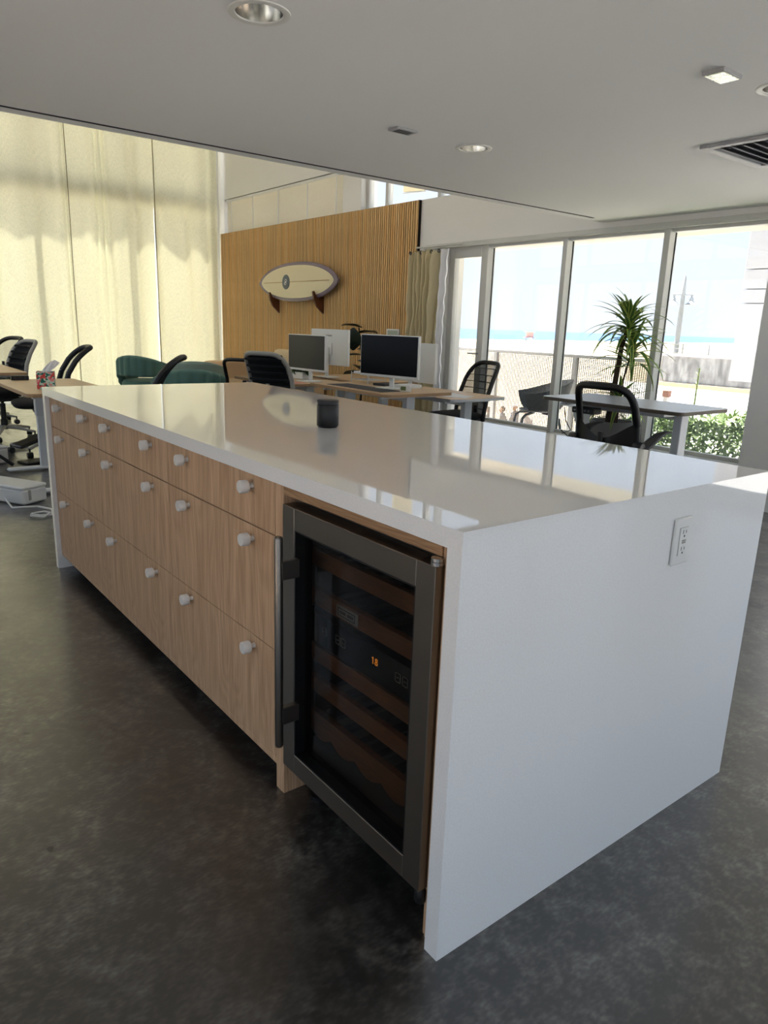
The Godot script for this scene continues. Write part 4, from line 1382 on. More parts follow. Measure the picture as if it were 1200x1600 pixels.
func build_workstations() -> void:
	var g := "desks with monitors by the slat wall"
	desk("work_desk", "wooden desk under the black screened monitor", g, 2.68, 3.38, -4.82, -3.63, 0.73, M.desk_wood, M.desk_edge)
	desk("work_desk", "lower wooden desk under the grey screened monitor", g, 2.62, 3.34, -6.22, -5.12, 0.69, M.desk_wood, M.desk_edge)
	desk("work_desk", "lower wooden desk with papers beside the striped mesh chair", g, 3.42, 4.10, -4.86, -3.69, 0.66, M.desk_wood, M.white_laminate)
	desk("work_desk", "wooden desk carrying the rear facing white monitor", g, 3.42, 4.10, -6.06, -4.92, 0.70, M.desk_wood, M.desk_edge)
	var off := mat("screen_black", Color(0.008, 0.009, 0.014), 0.3, 0.0, 0.3)
	var dim := mat("screen_matte_grey", Color(0.045, 0.045, 0.043), 0.34)
	monitor("white monitor with black screen, facing the camera", Vector3(3.02, 0, -4.07), 0.64, 0.355, 0.825, deg_to_rad(12), 0.73, off)
	monitor("white monitor with dull grey screen, left of the black one", Vector3(3.0, 0, -5.36), 0.60, 0.35, 0.795, deg_to_rad(5), 0.69, dim)
	monitor("rear facing white monitor behind the grey screened one", Vector3(3.50, 0, -5.70), 0.62, 0.37, 0.83, PI + deg_to_rad(5), 0.70, off)
	monitor("rear facing white monitor behind the black screened one", Vector3(3.60, 0, -4.42), 0.62, 0.36, 0.75, PI, 0.66, off)
	# desk mat, rack, papers, small devices
	var st := sb()
	bxx(st, Vector3(2.75, 0.7302, -4.62), Vector3(2.98, 0.7335, -3.82), 0.001)
	single("desk_mat", st, mat("grey_felt", Color(0.30, 0.30, 0.31), 0.95), "dark grey desk mat in front of the black screen", "desk mat")
	var r := thing("letter_tray", "white wire letter tray holding papers behind the monitors", "tray", Vector3(3.24, 0.73, -4.66))
	st = sb(true)
	for y in [0.03, 0.085]:
		for k in 9:
			var z: float = -0.13 + k * 0.0325
			tube(st, [Vector3(-0.10, y, z), Vector3(0.10, y, z)], 0.002, 5)
		for x in [-0.10, 0.10]:
			tube(st, [Vector3(x, y, -0.13), Vector3(x, y, 0.13)], 0.003, 5)
	part(r, "shelves", st, M.white_metal)
	st = sb(true)
	for x in [-0.10, 0.10]:
		for z in [-0.13, 0.13]:
			tube(st, [Vector3(x, 0.0, z), Vector3(x, 0.10, z)], 0.004, 6)
	part(r, "posts", st, M.white_metal)
	st = sb()
	bxx(st, Vector3(-0.09, 0.088, -0.11), Vector3(0.09, 0.103, 0.11), 0.001)
	single("paper_stack", st, M.white_cloth, "stack of white paper on the wire letter tray", "paper", "", Vector3(3.24, 0.73, -4.66))
	st = sb()
	bxx(st, Vector3(-0.10, 0, -0.07), Vector3(0.10, 0.022, 0.07), 0.003)
	single("closed_notebook", st, M.dark_grey_plastic, "dark notebook lying left of the black monitor stand", "notebook", "", Vector3(3.22, 0.73, -4.36), 0.2)
	st = sb()
	bxx(st, Vector3(-0.10, 0, -0.08), Vector3(0.10, 0.03, 0.08), 0.003)
	single("white_book", st, M.white_plastic, "white boxed set lying behind the desk mat", "book", "", Vector3(3.26, 0.73, -4.10), 0.1)
	var ck := thing("desk_clock", "small white clock with green face under the black monitor", "clock", Vector3(2.99, 0.73, -3.80), 0.6)
	st = sb()
	bxx(st, Vector3(-0.025, 0, -0.045), Vector3(0.025, 0.055, 0.045), 0.006)
	part(ck, "body", st, M.white_plastic)
	st = sb()
	bxx(st, Vector3(-0.0262, 0.012, -0.034), Vector3(-0.0248, 0.044, 0.010))
	part(ck, "face", st, mat("clock_face", Color(0.34, 0.40, 0.20), 0.4))
	for k in 4:
		st = sb()
		bxx(st, Vector3(-0.105, 0.0, -0.148), Vector3(0.105, 0.0012, 0.148))
		single("loose_paper", st, [M.white_cloth, mat("pink_paper", Color(0.86, 0.62, 0.58), 0.8), M.white_cloth, mat("blue_paper", Color(0.50, 0.60, 0.74), 0.8)][k], ["white sheet on the desk by the striped mesh chair", "pink printed sheet on the grey monitor desk", "second white sheet overlapping on the desk by the mesh chair", "blue printed sheet on the grey monitor desk"][k], "paper", "", [Vector3(3.66, 0.6612, -3.92), Vector3(2.76, 0.691, -5.30), Vector3(3.72, 0.6626, -4.02), Vector3(2.78, 0.691, -5.60)][k], [0.4, 0.3, -0.2, 1.0][k])
	var sp := thing("desk_planter", "low planter of small green leaves behind the grey monitor", "plant", Vector3(3.15, 0.69, -5.75))
	st = sb()
	bxx(st, Vector3(-0.06, 0, -0.16), Vector3(0.06, 0.07, 0.16), 0.006)
	part(sp, "planter", st, M.white_plastic)
	var gm := mat("small_leaf_green", Color(0.22, 0.34, 0.12), 0.6)
	var leaf := oval_leaf(0.05, 0.075)
	for k in 60:
		var lf := part(sp, "leaf", leaf, gm)
		lf.position = Vector3(rng.randf_range(-0.05, 0.05), 0.075 + rng.randf() * 0.05, rng.randf_range(-0.15, 0.15))
		lf.rotation = Vector3(rng.randf_range(-1.0, 0.2), rng.randf() * TAU, 0)
	# large leafed plant by the slat wall
	var bp := thing("rubber_plant", "dark big leaved plant in pot before the slat wall", "plant", Vector3(4.32, 0, -6.28))
	st = sb(true)
	lathe(st, [Vector2(0, 0), Vector2(0.13, 0), Vector2(0.17, 0.30), Vector2(0.155, 0.30), Vector2(0.15, 0.26), Vector2(0, 0.26)], 28)
	part(bp, "pot", st, M.grey_plastic)
	st = sb(true)
	tube(st, [Vector3(0, 0.25, 0), Vector3(0.02, 0.7, 0.03), Vector3(-0.02, 1.22, -0.02)], [0.014, 0.011, 0.006], 7)
	part(bp, "stem", st, mat("plant_stem", Color(0.22, 0.16, 0.09), 0.8))
	var dg := mat("dark_leaf", Color(0.075, 0.13, 0.065), 0.35)
	dg.cull_mode = BaseMaterial3D.CULL_DISABLED
	var big := oval_leaf(0.20, 0.26)
	for k in 9:
		var lf := part(bp, "leaf", big, dg)
		var a := k * 2.4
		lf.position = Vector3(-0.02, 0.72 + k * 0.062, 0) + Vector3(cos(a), 0, sin(a)) * 0.03
		lf.rotation = Vector3(-0.5 + 0.1 * k * 0.5, -a + PI / 2, 0)
	var hl := part(bp, "leaf", big, dg)
	hl.transform = Transform3D(Basis(Vector3(0.787, 0, 0.617), Vector3(-0.617, 0, 0.787), Vector3(0, -1, 0)), Vector3(-0.12, 0.96, 0.01))
	# chairs
	var ribbed := {"w": 0.47, "y0": 0.53, "y1": 0.985, "lean": 0.11, "curl": 0.04, "wrap": 0.045, "tube": 0.021, "flat": 1.0, "frame": M.grey_plastic, "panel": M.black_fabric, "base": M.grey_plastic, "ribs": 7, "rib_r": 0.026, "rib_side": 0.010, "spine": M.grey_plastic}
	office_chair("ribbed black chair with grey frame before the grey monitor", Vector3(2.53, 0, -5.03), -1.12, ribbed, "office chairs at the workstations")
	var sheer := {"w": 0.45, "y0": 0.52, "y1": 0.90, "lean": 0.10, "curl": 0.05, "wrap": 0.05, "tube": 0.018, "frame": M.black_plastic, "panel": M.sheer_mesh, "base": M.black_plastic}
	office_chair("sheer black mesh chair half hidden behind the ribbed chair", Vector3(2.56, 0, -5.62), -0.93, sheer, "office chairs at the workstations")
	var striped := {"w": 0.50, "y0": 0.30, "y1": 0.925, "lean": 0.16, "curl": 0.04, "wrap": 0.05, "tube": 0.022, "frame": M.black_plastic, "panel": M.mesh_fabric, "base": M.black_plastic, "ribs": 9, "rib_r": 0.008, "rib_side": -0.004, "rib_mat": M.black_matte, "seat": 0.40}
	office_chair("black mesh chair with horizontal stripes beside the glazed door", Vector3(4.20, 0, -4.45), PI / 2 - 0.15, striped, "office chairs at the workstations")

func oval_leaf(w: float, l: float) -> ArrayMesh:
	var st := sb(true)
	grid(st, func(u: float, v: float) -> Vector3:
		var s := u * 2.0 - 1.0
		var hw := w * 0.5 * pow(sin(clampf(v, 0.02, 0.99) * PI), 0.75)
		return Vector3(s * hw, absf(s) * hw * 0.25 + 0.18 * l * sin(v * PI * 0.6), -v * l), 6, 10)
	return done(st)

func blade(l: float, w: float, droop: float) -> ArrayMesh:
	var st := SurfaceTool.new()
	st.begin(Mesh.PRIMITIVE_TRIANGLES)
	st.set_smooth_group(0)
	var n := 9
	var cols := [Color(0.50, 0.58, 0.14), Color(0.09, 0.20, 0.045), Color(0.5, 0.58, 0.14)]
	var row := func(i: int) -> Array:
		var v := float(i) / n
		var a := v * droop
		var p := Vector3(0, l * (sin(a) / maxf(droop, 0.01)) * 0.0 + l * v * (1.0 - 0.0) * cos(a * 0.9), -l * v * sin(a * 0.9))
		var hw := w * 0.5 * (0.35 + 0.65 * sin(minf(v * 1.9, 1.0) * PI * 0.5)) * pow(1.0 - v, 0.65)
		var out := []
		for s in [-1.0, -0.55, 0.0, 0.55, 1.0]:
			out.append(p + Vector3(s * hw, 0, 0) + Vector3(0, 0, 0.30 * absf(s) * hw))
		return out
	for i in n:
		var a: Array = row.call(i)
		var b: Array = row.call(i + 1)
		for k in 4:
			var c: Color = cols[0] if k == 0 or k == 3 else cols[1]
			for p in [a[k], b[k], b[k + 1], a[k], b[k + 1], a[k + 1]]:
				st.set_color(c)
				st.add_vertex(p)
	st.generate_normals()
	return st.commit()

func build_right_desk() -> void:
	var d := desk("white_desk", "white topped desk standing at the right hand windows", "", 3.44, 4.06, -2.74, -1.60, 0.785, M.white_laminate, mat("taupe_edge", Color(0.34, 0.30, 0.25), 0.6))
	d.remove_meta("group")
	var cbx := thing("desk_controller", "black height controller hanging under the white desk", "controller", Vector3(3.52, 0.690, -2.40))
	var st := sb()
	bxx(st, Vector3(-0.05, 0.0, -0.07), Vector3(0.05, 0.042, 0.12), 0.006)
	part(cbx, "housing", st, M.black_plastic)
	st = sb()
	for k in 5:
		bxx(st, Vector3(-0.0512, 0.016, -0.05 + k * 0.03), Vector3(-0.0498, 0.026, -0.035 + k * 0.03))
	part(cbx, "buttons", st, M.grey_plastic)
	st = sb(true)
	tube(st, [Vector3(3.50, 0.715, -2.56), Vector3(3.48, 0.62, -2.52), Vector3(3.52, 0.55, -2.50), Vector3(3.50, 0.52, -2.56), Vector3(3.46, 0.55, -2.54), Vector3(3.47, 0.50, -2.46), Vector3(3.55, 0.25, -2.46), Vector3(3.6, 0.02, -2.5)], 0.004, 6)
	single("desk_cable", st, M.black_plastic, "thin black cable dangling under the white desk", "cable")
	var s := {"w": 0.45, "y0": 0.45, "y1": 0.935, "lean": 0.10, "curl": 0.02, "wrap": 0.06, "tube": 0.024, "frame": M.black_plastic, "panel": M.sheer_mesh, "base": M.black_plastic, "lumbar": 1, "arms": 2, "arm_mat": M.dark_grey_plastic}
	office_chair("black mesh backed chair with flip-up arms at the white desk", Vector3(3.34, 0, -1.96), -1.52, s, "")
	# dracaena
	var p := thing("potted_dracaena", "tall striped leaf dracaena in grey pot by the window", "plant", Vector3(4.36, 0, -2.74))
	st = sb(true)
	lathe(st, [Vector2(0, 0), Vector2(0.15, 0), Vector2(0.17, 0.02), Vector2(0.185, 0.52), Vector2(0.185, 0.55), Vector2(0.165, 0.55), Vector2(0.16, 0.50), Vector2(0, 0.50)], 36)
	part(p, "pot", st, mat("pot_grey", Color(0.52, 0.51, 0.50), 0.7))
	st = sb(true)
	lathe(st, [Vector2(0, 0.512), Vector2(0.1605, 0.505)], 24)
	part(p, "soil", st, mat("soil", Color(0.10, 0.075, 0.05), 1.0))
	var bark := mat("cane_bark", Color(0.25, 0.185, 0.12), 0.85)
	var tops := [[Vector3(-0.02, 0.50, -0.02), Vector3(0.0, 0.9, 0.0), Vector3(0.0, 1.15, 0.02), Vector3(0.0, 1.34, 0.07)], [Vector3(0.03, 0.50, 0.03), Vector3(0.02, 0.85, 0.05), Vector3(0.01, 1.02, 0.09), Vector3(0.01, 1.12, 0.115)], [Vector3(-0.03, 0.50, 0.05), Vector3(-0.04, 0.66, 0.07), Vector3(-0.04, 0.76, 0.08)]]
	for i in 3:
		st = sb(true)
		var rad := []
		for k in tops[i].size():
			rad.append(([0.026, 0.010, 0.012][i]) * (1.0 - 0.12 * k))
		tube(st, tops[i], rad, 9)
		part(p, "cane", st, bark)
	var lm := mat("striped_leaf", Color(1, 1, 1), 0.45)
	lm.vertex_color_use_as_albedo = true
	lm.backlight_enabled = true
	lm.backlight = Color(0.3, 0.3, 0.3)
	lm.cull_mode = BaseMaterial3D.CULL_DISABLED
	var blades := [blade(0.36, 0.070, 0.25), blade(0.39, 0.076, 0.55), blade(0.40, 0.076, 0.85), blade(0.39, 0.070, 1.15), blade(0.32, 0.062, 0.6)]
	var count := [64, 34, 24]
	var size := [0.95, 1.0, 0.85]
	for i in 3:
		var tip: Vector3 = tops[i][-1]
		for k in count[i]:
			var f: float = float(k) / count[i]
			var lf := part(p, "leaf", blades[(k * 3 + i) % 5], lm)
			var az: float = k * 2.39996 + i
			var tilt := lerpf(1.35, 0.15 if i == 0 else 0.45, pow(f, 1.0)) + rng.randf_range(-0.18, 0.18)
			lf.position = tip + Vector3(0, lerpf(-0.13, 0.03, f) * size[i], 0)
			lf.basis = Basis(Vector3.UP, az) * Basis(Vector3.RIGHT, -tilt) * Basis.from_scale(Vector3.ONE * size[i] * rng.randf_range(0.75, 1.05))

# ---------------------------------------------------------------- outside
func ground(called: String, poly: PackedVector2Array, y: float, m: Material, thick := 0.3) -> void:
	var st := sb()
	prism(st, poly, y - thick, y)
	var o := struct(called, st, m)
	if called == "ground_plaza":   # falls gently towards the beach
		var p := Vector3(6.8, y, 0)
		o.transform = Transform3D(Basis(), p) * Transform3D(Basis(Vector3(0, 0, 1), -0.027), Vector3.ZERO) * Transform3D(Basis(), -p)

func sdf_body(bones: Array, cell: float, blend: float) -> ArrayMesh:
	var lo := Vector3.ONE * 1e9
	var hi := -lo
	for b in bones:
		for k in 2:
			var r: Vector3 = Vector3.ONE * (b[2 + k] + blend + cell * 1.5)
			lo = lo.min(b[k] - r)
			hi = hi.max(b[k] + r)
	var n := Vector3i(((hi - lo) / cell).ceil()) + Vector3i.ONE
	var val := PackedFloat32Array()
	val.resize(n.x * n.y * n.z)
	for z in n.z:
		for y in n.y:
			for x in n.x:
				var p := lo + Vector3(x, y, z) * cell
				var acc := 0.0
				for b in bones:
					var ab: Vector3 = b[1] - b[0]
					var t: float = clampf((p - b[0]).dot(ab) / maxf(ab.length_squared(), 1e-9), 0.0, 1.0)
					var dd: float = p.distance_to(b[0] + ab * t) - lerpf(b[2], b[3], t)
					acc += exp(-clampf(dd / blend, -20.0, 20.0))
				val[x + n.x * (y + n.y * z)] = -blend * log(maxf(acc, 1e-9))
	var st := sb(true)
	var idx := {}
	var at := func(x: int, y: int, z: int) -> float: return val[x + n.x * (y + n.y * z)]
	var verts := {}
	for z in n.z - 1:
		for y in n.y - 1:
			for x in n.x - 1:
				var s := Vector3.ZERO
				var c := 0
				for e in [[0,0,0,1,0,0],[0,1,0,1,1,0],[0,0,1,1,0,1],[0,1,1,1,1,1],[0,0,0,0,1,0],[1,0,0,1,1,0],[0,0,1,0,1,1],[1,0,1,1,1,1],[0,0,0,0,0,1],[1,0,0,1,0,1],[0,1,0,0,1,1],[1,1,0,1,1,1]]:
					var va: float = val[x + e[0] + n.x * (y + e[1] + n.y * (z + e[2]))]
					var vb: float = val[x + e[3] + n.x * (y + e[4] + n.y * (z + e[5]))]
					if (va < 0.0) != (vb < 0.0):
						var t := va / (va - vb)
						s += Vector3(e[0], e[1], e[2]).lerp(Vector3(e[3], e[4], e[5]), t)
						c += 1
				if c > 0:
					verts[Vector3i(x, y, z)] = lo + (Vector3(x, y, z) + s / c) * cell
	for k in verts:
		var v0: float = val[k.x + n.x * (k.y + n.y * k.z)]
		for ax in 3:
			var d := Vector3i(); d[ax] = 1
			var v1: float = val[k.x + d.x + n.x * (k.y + d.y + n.y * (k.z + d.z))]
			if (v0 < 0.0) == (v1 < 0.0): continue
			var u := Vector3i(); u[(ax + 1) % 3] = 1
			var w := Vector3i(); w[(ax + 2) % 3] = 1
			if not (verts.has(k - u) and verts.has(k - w) and verts.has(k - u - w)): continue
			if v0 < 0.0: quad(st, verts[k], verts[k - u], verts[k - u - w], verts[k - w])
			else: quad(st, verts[k], verts[k - w], verts[k - u - w], verts[k - u])
	return done(st)

func make_person(label: String, at: Vector3, turn: float, shirt: Color, trousers: Color, hair: Color, lean: float, cap: bool) -> void:
	var t := thing("person", label, "person", at, turn, "people sitting beyond the terrace fence")
	var sh := Vector3(0, 0.98, 0.06 - lean)
	var bones := [
		[Vector3(0, 0.52, 0.0), Vector3(0, 0.80, -lean * 0.4), 0.145, 0.15],
		[Vector3(0, 0.80, -lean * 0.4), sh, 0.15, 0.11],
		[sh + Vector3(-0.16, -0.02, 0), sh + Vector3(0.16, -0.02, 0), 0.068, 0.068],
		[sh, sh + Vector3(0, 0.12, -0.02), 0.052, 0.048]]
	for k in [-1.0, 1.0]:
		bones.append([sh + Vector3(0.19 * k, -0.03, 0), sh + Vector3(0.25 * k, -0.29, -0.06), 0.056, 0.044])
		bones.append([sh + Vector3(0.25 * k, -0.29, -0.06), sh + Vector3(0.13 * k, -0.36, -0.29), 0.043, 0.033])
		bones.append([sh + Vector3(0.13 * k, -0.36, -0.29), sh + Vector3(0.08 * k, -0.36, -0.37), 0.036, 0.026])
	part(t, "shirt_and_arms", sdf_body(bones, 0.028, 0.018), mat("person_shirt_%d" % used.person, shirt, 0.9))
	var legs := []
	for k in [-1.0, 1.0]:
		legs.append([Vector3(0.10 * k, 0.50, 0), Vector3(0.14 * k, 0.50, -0.42), 0.095, 0.068])
		legs.append([Vector3(0.14 * k, 0.50, -0.42), Vector3(0.14 * k, 0.10, -0.40), 0.066, 0.045])
		legs.append([Vector3(0.14 * k, 0.06, -0.38), Vector3(0.15 * k, 0.045, -0.56), 0.05, 0.036])
	part(t, "trousers_and_shoes", sdf_body(legs, 0.03, 0.016), mat("person_trousers_%d" % used.person, trousers, 0.9))
	var hc := sh + Vector3(0, 0.235, -0.035)
	part(t, "head", sdf_body([[hc + Vector3(0, 0.03, 0.01), hc + Vector3(0, -0.055, -0.03), 0.093, 0.066], [hc + Vector3(0, -0.01, -0.095), hc + Vector3(0, -0.03, -0.11), 0.014, 0.016], [hc + Vector3(-0.088, -0.01, 0), hc + Vector3(-0.092, 0.01, 0), 0.018, 0.018], [hc + Vector3(0.088, -0.01, 0), hc + Vector3(0.092, 0.01, 0), 0.018, 0.018]], 0.014, 0.01), mat("skin", Color(0.70, 0.50, 0.40), 0.7))
	var hb := [[hc + Vector3(0, 0.055, 0.022), hc + Vector3(0, 0.0, 0.04), 0.088, 0.076]]
	if cap: hb.append([hc + Vector3(-0.03, 0.05, -0.09), hc + Vector3(0.03, 0.05, -0.13), 0.026, 0.02])
	part(t, "cap" if cap else "hair", sdf_body(hb, 0.014, 0.008), mat("person_hair_%d" % used.person, hair, 0.9))
	var st := sb()
	bxx(st, Vector3(-0.22, 0.0, -0.02), Vector3(0.22, 0.36, 0.18), 0.02)
	single("stone_seat", st, M.retaining_concrete, "low concrete block seat under the " + label.substr(label.find("person")), "seat", "block seats beyond the fence", at, turn)

func build_outside() -> void:
	mat("sand", Color(0.84, 0.79, 0.68), 0.95, 0.0, 0.2)
	var sn := noise(201, 0.03, 4)
	M.sand.albedo_color = Color(1, 1, 1)
	M.sand.albedo_texture = image_from(256, 256, func(x: int, y: int) -> Color:
		var v := 1.0 + tiled(sn, x, y, 256, 256) * 0.14
		return Color(0.70 * v, 0.655 * v, 0.57 * v))
	triplanar(M.sand, Vector3.ONE * 0.12)
	var pn := noise(203, 0.05, 4)
	mat("paving", Color(1, 1, 1), 0.85, 0.0, 0.3)
	M.paving.albedo_texture = image_from(256, 256, func(x: int, y: int) -> Color:
		var v := 1.0 + tiled(pn, x, y, 256, 256) * 0.10
		return Color(0.76 * v, 0.745 * v, 0.725 * v))
	triplanar(M.paving, Vector3.ONE * 0.3)
	var rn := noise(207, 0.02, 5)
	mat("retaining_concrete", Color(1, 1, 1), 0.9, 0.0, 0.2)
	M.retaining_concrete.albedo_texture = image_from(256, 256, func(x: int, y: int) -> Color:
		var v := 0.58 + tiled(rn, x * 2.0, y * 0.6, 512, 153.6) * 0.22
		return Color(v, v * 0.99, v * 0.98))
	triplanar(M.retaining_concrete, Vector3.ONE * 0.25)
	mat("sea_water", Color(0.24, 0.41, 0.62), 0.35)
	mat("powder_white", Color(0.70, 0.70, 0.70), 0.5)
	mat("mesh_metal", Color(0.53, 0.48, 0.41), 0.6)
	mat("building_white", Color(0.82, 0.82, 0.84), 0.7)
	mat("dark_outdoor", Color(0.13, 0.14, 0.15), 0.55)
	mat("lamp_grey", Color(0.58, 0.60, 0.62), 0.5)
	# grounds
	ground("ground_terrace", PackedVector2Array([Vector2(4.95, -11.4), Vector2(6.2, -11.4), Vector2(6.2, -3.35), Vector2(4.95, -3.35)]), -0.05, M.paving, 3.2)
	ground("ground_plaza", PackedVector2Array([Vector2(4.95, -3.35), Vector2(6.2, -3.35), Vector2(29.5, -20.5), Vector2(33, -8), Vector2(33, 22), Vector2(4.95, 22)]), -0.32, M.paving, 3.0)
	ground("ground_south", PackedVector2Array([Vector2(-40, -60), Vector2(6.2, -60), Vector2(6.2, -11.4), Vector2(4.95, -11.2), Vector2(-40, -11.2)]), -0.12, M.paving, 3.0)
	ground("ground_east", PackedVector2Array([Vector2(-40, -11.2), Vector2(-2.65, -11.2), Vector2(-2.65, 2.55), Vector2(-40, 2.55)]), -0.12, mat("warm_bounce_ground", Color(0.52, 0.455, 0.39), 0.85), 3.0)  # unseen ground, warm colour chosen to tint the light from the left
	mat("added_dim_ground", Color(0.42, 0.42, 0.43), 0.9)  # for unseen ground, made dark to weaken bounce light indoors
	ground("ground_north", PackedVector2Array([Vector2(-40, 2.55), Vector2(4.95, 2.55), Vector2(4.95, 22), Vector2(-40, 22)]), -0.12, M.added_dim_ground, 3.0)
	ground("ground_beach", PackedVector2Array([Vector2(6.1, -120), Vector2(207, -218), Vector2(293, -238), Vector2(595, -287), Vector2(595, 120), Vector2(33, 120), Vector2(6.1, 22)]), -3.0, M.sand, 1.0)
	ground("ground_shore", PackedVector2Array([Vector2(-300, -60), Vector2(6.1, -60), Vector2(6.1, -120), Vector2(-300, -40)]), -3.0, M.sand, 1.0)
	ground("sea", PackedVector2Array([Vector2(-5000, -7000), Vector2(7000, -7000), Vector2(7000, 300), Vector2(590, 300), Vector2(590, -260), Vector2(200, -190), Vector2(6, -100), Vector2(-300, -30), Vector2(-5000, -30)]), -3.15, M.sea_water, 1.0)
	# terrace fence
	var fz0 := -11.2
	var fz1 := -3.42
	var fx := 6.06
	var f := thing("terrace_fence", "white metal fence with perforated mesh panels beyond the window", "fence")
	var st := sb()
	bxx(st, Vector3(fx - 0.03, 0.975, fz0), Vector3(fx + 0.03, 1.01, fz1), 0.004)
	part(f, "top_rail", st, M.powder_white)
	st = sb()
	bxx(st, Vector3(fx - 0.015, 0.02, fz0), Vector3(fx + 0.015, 0.05, fz1), 0.003)
	part(f, "bottom_rail", st, M.powder_white)
	for z in [-10.7, -9.45, -8.2, -6.95, -5.72, -4.47, -3.45]:
		st = sb()
		bxx(st, Vector3(fx - 0.028, -0.05, z - 0.028), Vector3(fx + 0.028, 0.975, z + 0.028), 0.003)
		part(f, "post", st, M.powder_white)
	st = sb()
	var y := 0.06
	while y < 0.97:
		bxx(st, Vector3(fx - 0.002, y, fz0), Vector3(fx + 0.002, y + 0.006, fz1))
		y += 0.0175
	var z := fz0
	while z < fz1:
		bxx(st, Vector3(fx - 0.0015, 0.05, z), Vector3(fx + 0.0015, 0.98, z + 0.008))
		z += 0.026
	var ms := part(f, "mesh_panel", st, M.mesh_metal)
	ms.set_meta("kind", "stuff")
	# tall pole at the door
	st = sb()
	bxx(st, Vector3(6.20, -3.0, -6.93), Vector3(6.30, 4.4, -6.82), 0.01)
	single("terrace_post", st, M.lamp_grey, "tall grey square post outside the glazed door", "post")
	# shell chair and folding table on the terrace
	build_shell_chair()
	# hedge
	build_hedge()
	# retaining wall
	var rw := thing("retaining_wall", "grey weathered concrete retaining wall across the plaza", "wall", Vector3(28.6, 0, -17.25))
	st = sb()
	bxx(st, Vector3(0, -1.0, 0), Vector3(0.4, 0.40, 18.0), 0.01)
	part(rw, "wall_face", st, M.retaining_concrete)
	st = sb()
	bxx(st, Vector3(-0.08, 0.40, -0.08), Vector3(0.48, 0.48, 18.0), 0.01)
	part(rw, "coping", st, M.building_white)
	st = sb()
	bxx(st, Vector3(-0.12, -1.0, -0.1), Vector3(0.0, -0.72, 18.0), 0.01)
	part(rw, "plinth", st, mat("plinth_ochre", Color(0.78, 0.68, 0.55), 0.9))
	# bank behind the wall
	ground("ground_bank", PackedVector2Array([Vector2(29.0, -17.25), Vector2(60, -40), Vector2(60, 22), Vector2(29.0, 22)]), 0.10, M.sand, 3.0)
	# railing on the bank
	var rl := thing("beach_railing", "thin metal railing along the path above the retaining wall", "railing", Vector3(36.6, 0.1, -22.5))
	for k in 12:
		st = sb()
		bxx(st, Vector3(-0.03, 0, k * 1.5 - 0.03), Vector3(0.03, 0.72, k * 1.5 + 0.03))
		part(rl, "post", st, M.lamp_grey)
	for k in 3:
		st = sb()
		bxx(st, Vector3(-0.02, 0.22 + k * 0.23, 0), Vector3(0.02, 0.26 + k * 0.23, 16.5))
		part(rl, "rail", st, M.powder_white)
	# street lamp
	var lp := thing("street_lamp", "tall double headed grey street lamp near the beach", "street lamp", Vector3(37.8, 0.1, -22.1), 0.55)
	st = sb(true)
	tube(st, [Vector3.ZERO, Vector3(0, 2.2, 0), Vector3(0, 3.55, 0), Vector3(0, 4.25, 0), Vector3(0, 4.4, 0)], [0.15, 0.13, 0.10, 0.06, 0.015], 10)
	part(lp, "pole", st, M.lamp_grey)
	st = sb()
	bxx(st, Vector3(-0.04, 3.34, -0.54), Vector3(0.04, 3.40, 0.54), 0.01)
	part(lp, "cross_arm", st, M.lamp_grey)
	for k in [-1.0, 1.0]:
		st = sb(true)
		lathe(st, [Vector2(0.05, 3.34), Vector2(0.05, 3.22), Vector2(0.10, 3.16), Vector2(0.10, 3.05), Vector2(0.17, 2.97), Vector2(0.30, 2.86), Vector2(0.31, 2.83), Vector2(0.0, 2.86)], 20, Transform3D(Basis(), Vector3(0, 0, 0.46 * k)))
		part(lp, "lamp_head", st, M.lamp_grey)
	# white neighbour
	var nb := thing("neighbour_building", "white panelled corner of the neighbouring building", "building", Vector3(9.0, 0, -4.16))
	var ys := [0.68, 1.70, 1.88, 2.13, 3.6, 5.2, 6.8]
	for k in ys.size() - 1:
		st = sb()
		bxx(st, Vector3(0, ys[k] + 0.006, 0), Vector3(0.12, ys[k + 1] - 0.006, 2.2), 0.004)
		part(nb, "cladding_panel", st, M.building_white)
	st = sb()
	bxx(st, Vector3(0.10, 0.68, 0.02), Vector3(6.0, 6.8, 2.2))
	part(nb, "core", st, M.building_white)
	st = sb()
	bxx(st, Vector3(1.2, -0.4, 0.6), Vector3(5.5, 0.68, 2.0))
	part(nb, "recessed_base", st, M.retaining_concrete)
	# beach tower
	var tw := thing("lifeguard_tower", "tiny pale lifeguard tower with ramp on the beach", "tower", Vector3(233, -3.0, -204), 0.9)
	st = sb()
	for a in [Vector2(-1.3, -1.3), Vector2(1.3, -1.3), Vector2(1.3, 1.3), Vector2(-1.3, 1.3)]:
		bxx(st, Vector3(a.x - 0.12, 0, a.y - 0.12), Vector3(a.x + 0.12, 1.4, a.y + 0.12))
	part(tw, "stilts", st, M.lamp_grey)
	st = sb()
	bxx(st, Vector3(-2.2, 1.4, -2.2), Vector3(2.2, 1.6, 2.2))
	bxx(st, Vector3(-1.4, 1.6, -1.4), Vector3(1.4, 3.6, 1.4), 0.05)
	part(tw, "cabin", st, mat("tower_pink", Color(0.80, 0.66, 0.66), 0.8))
	st = sb()
	bxx(st, Vector3(-1.9, 3.6, -1.9), Vector3(1.9, 3.8, 1.9), 0.05)
	part(tw, "roof", st, M.building_white)
	st = sb()
	bx(st, Vector3.ZERO, Vector3(6.4, 0.12, 1.1), 0.0, Transform3D(Basis(Vector3(0, 0, 1), 0.235), Vector3(-5.0, 0.78, 0)))
	part(tw, "ramp", st, M.lamp_grey)
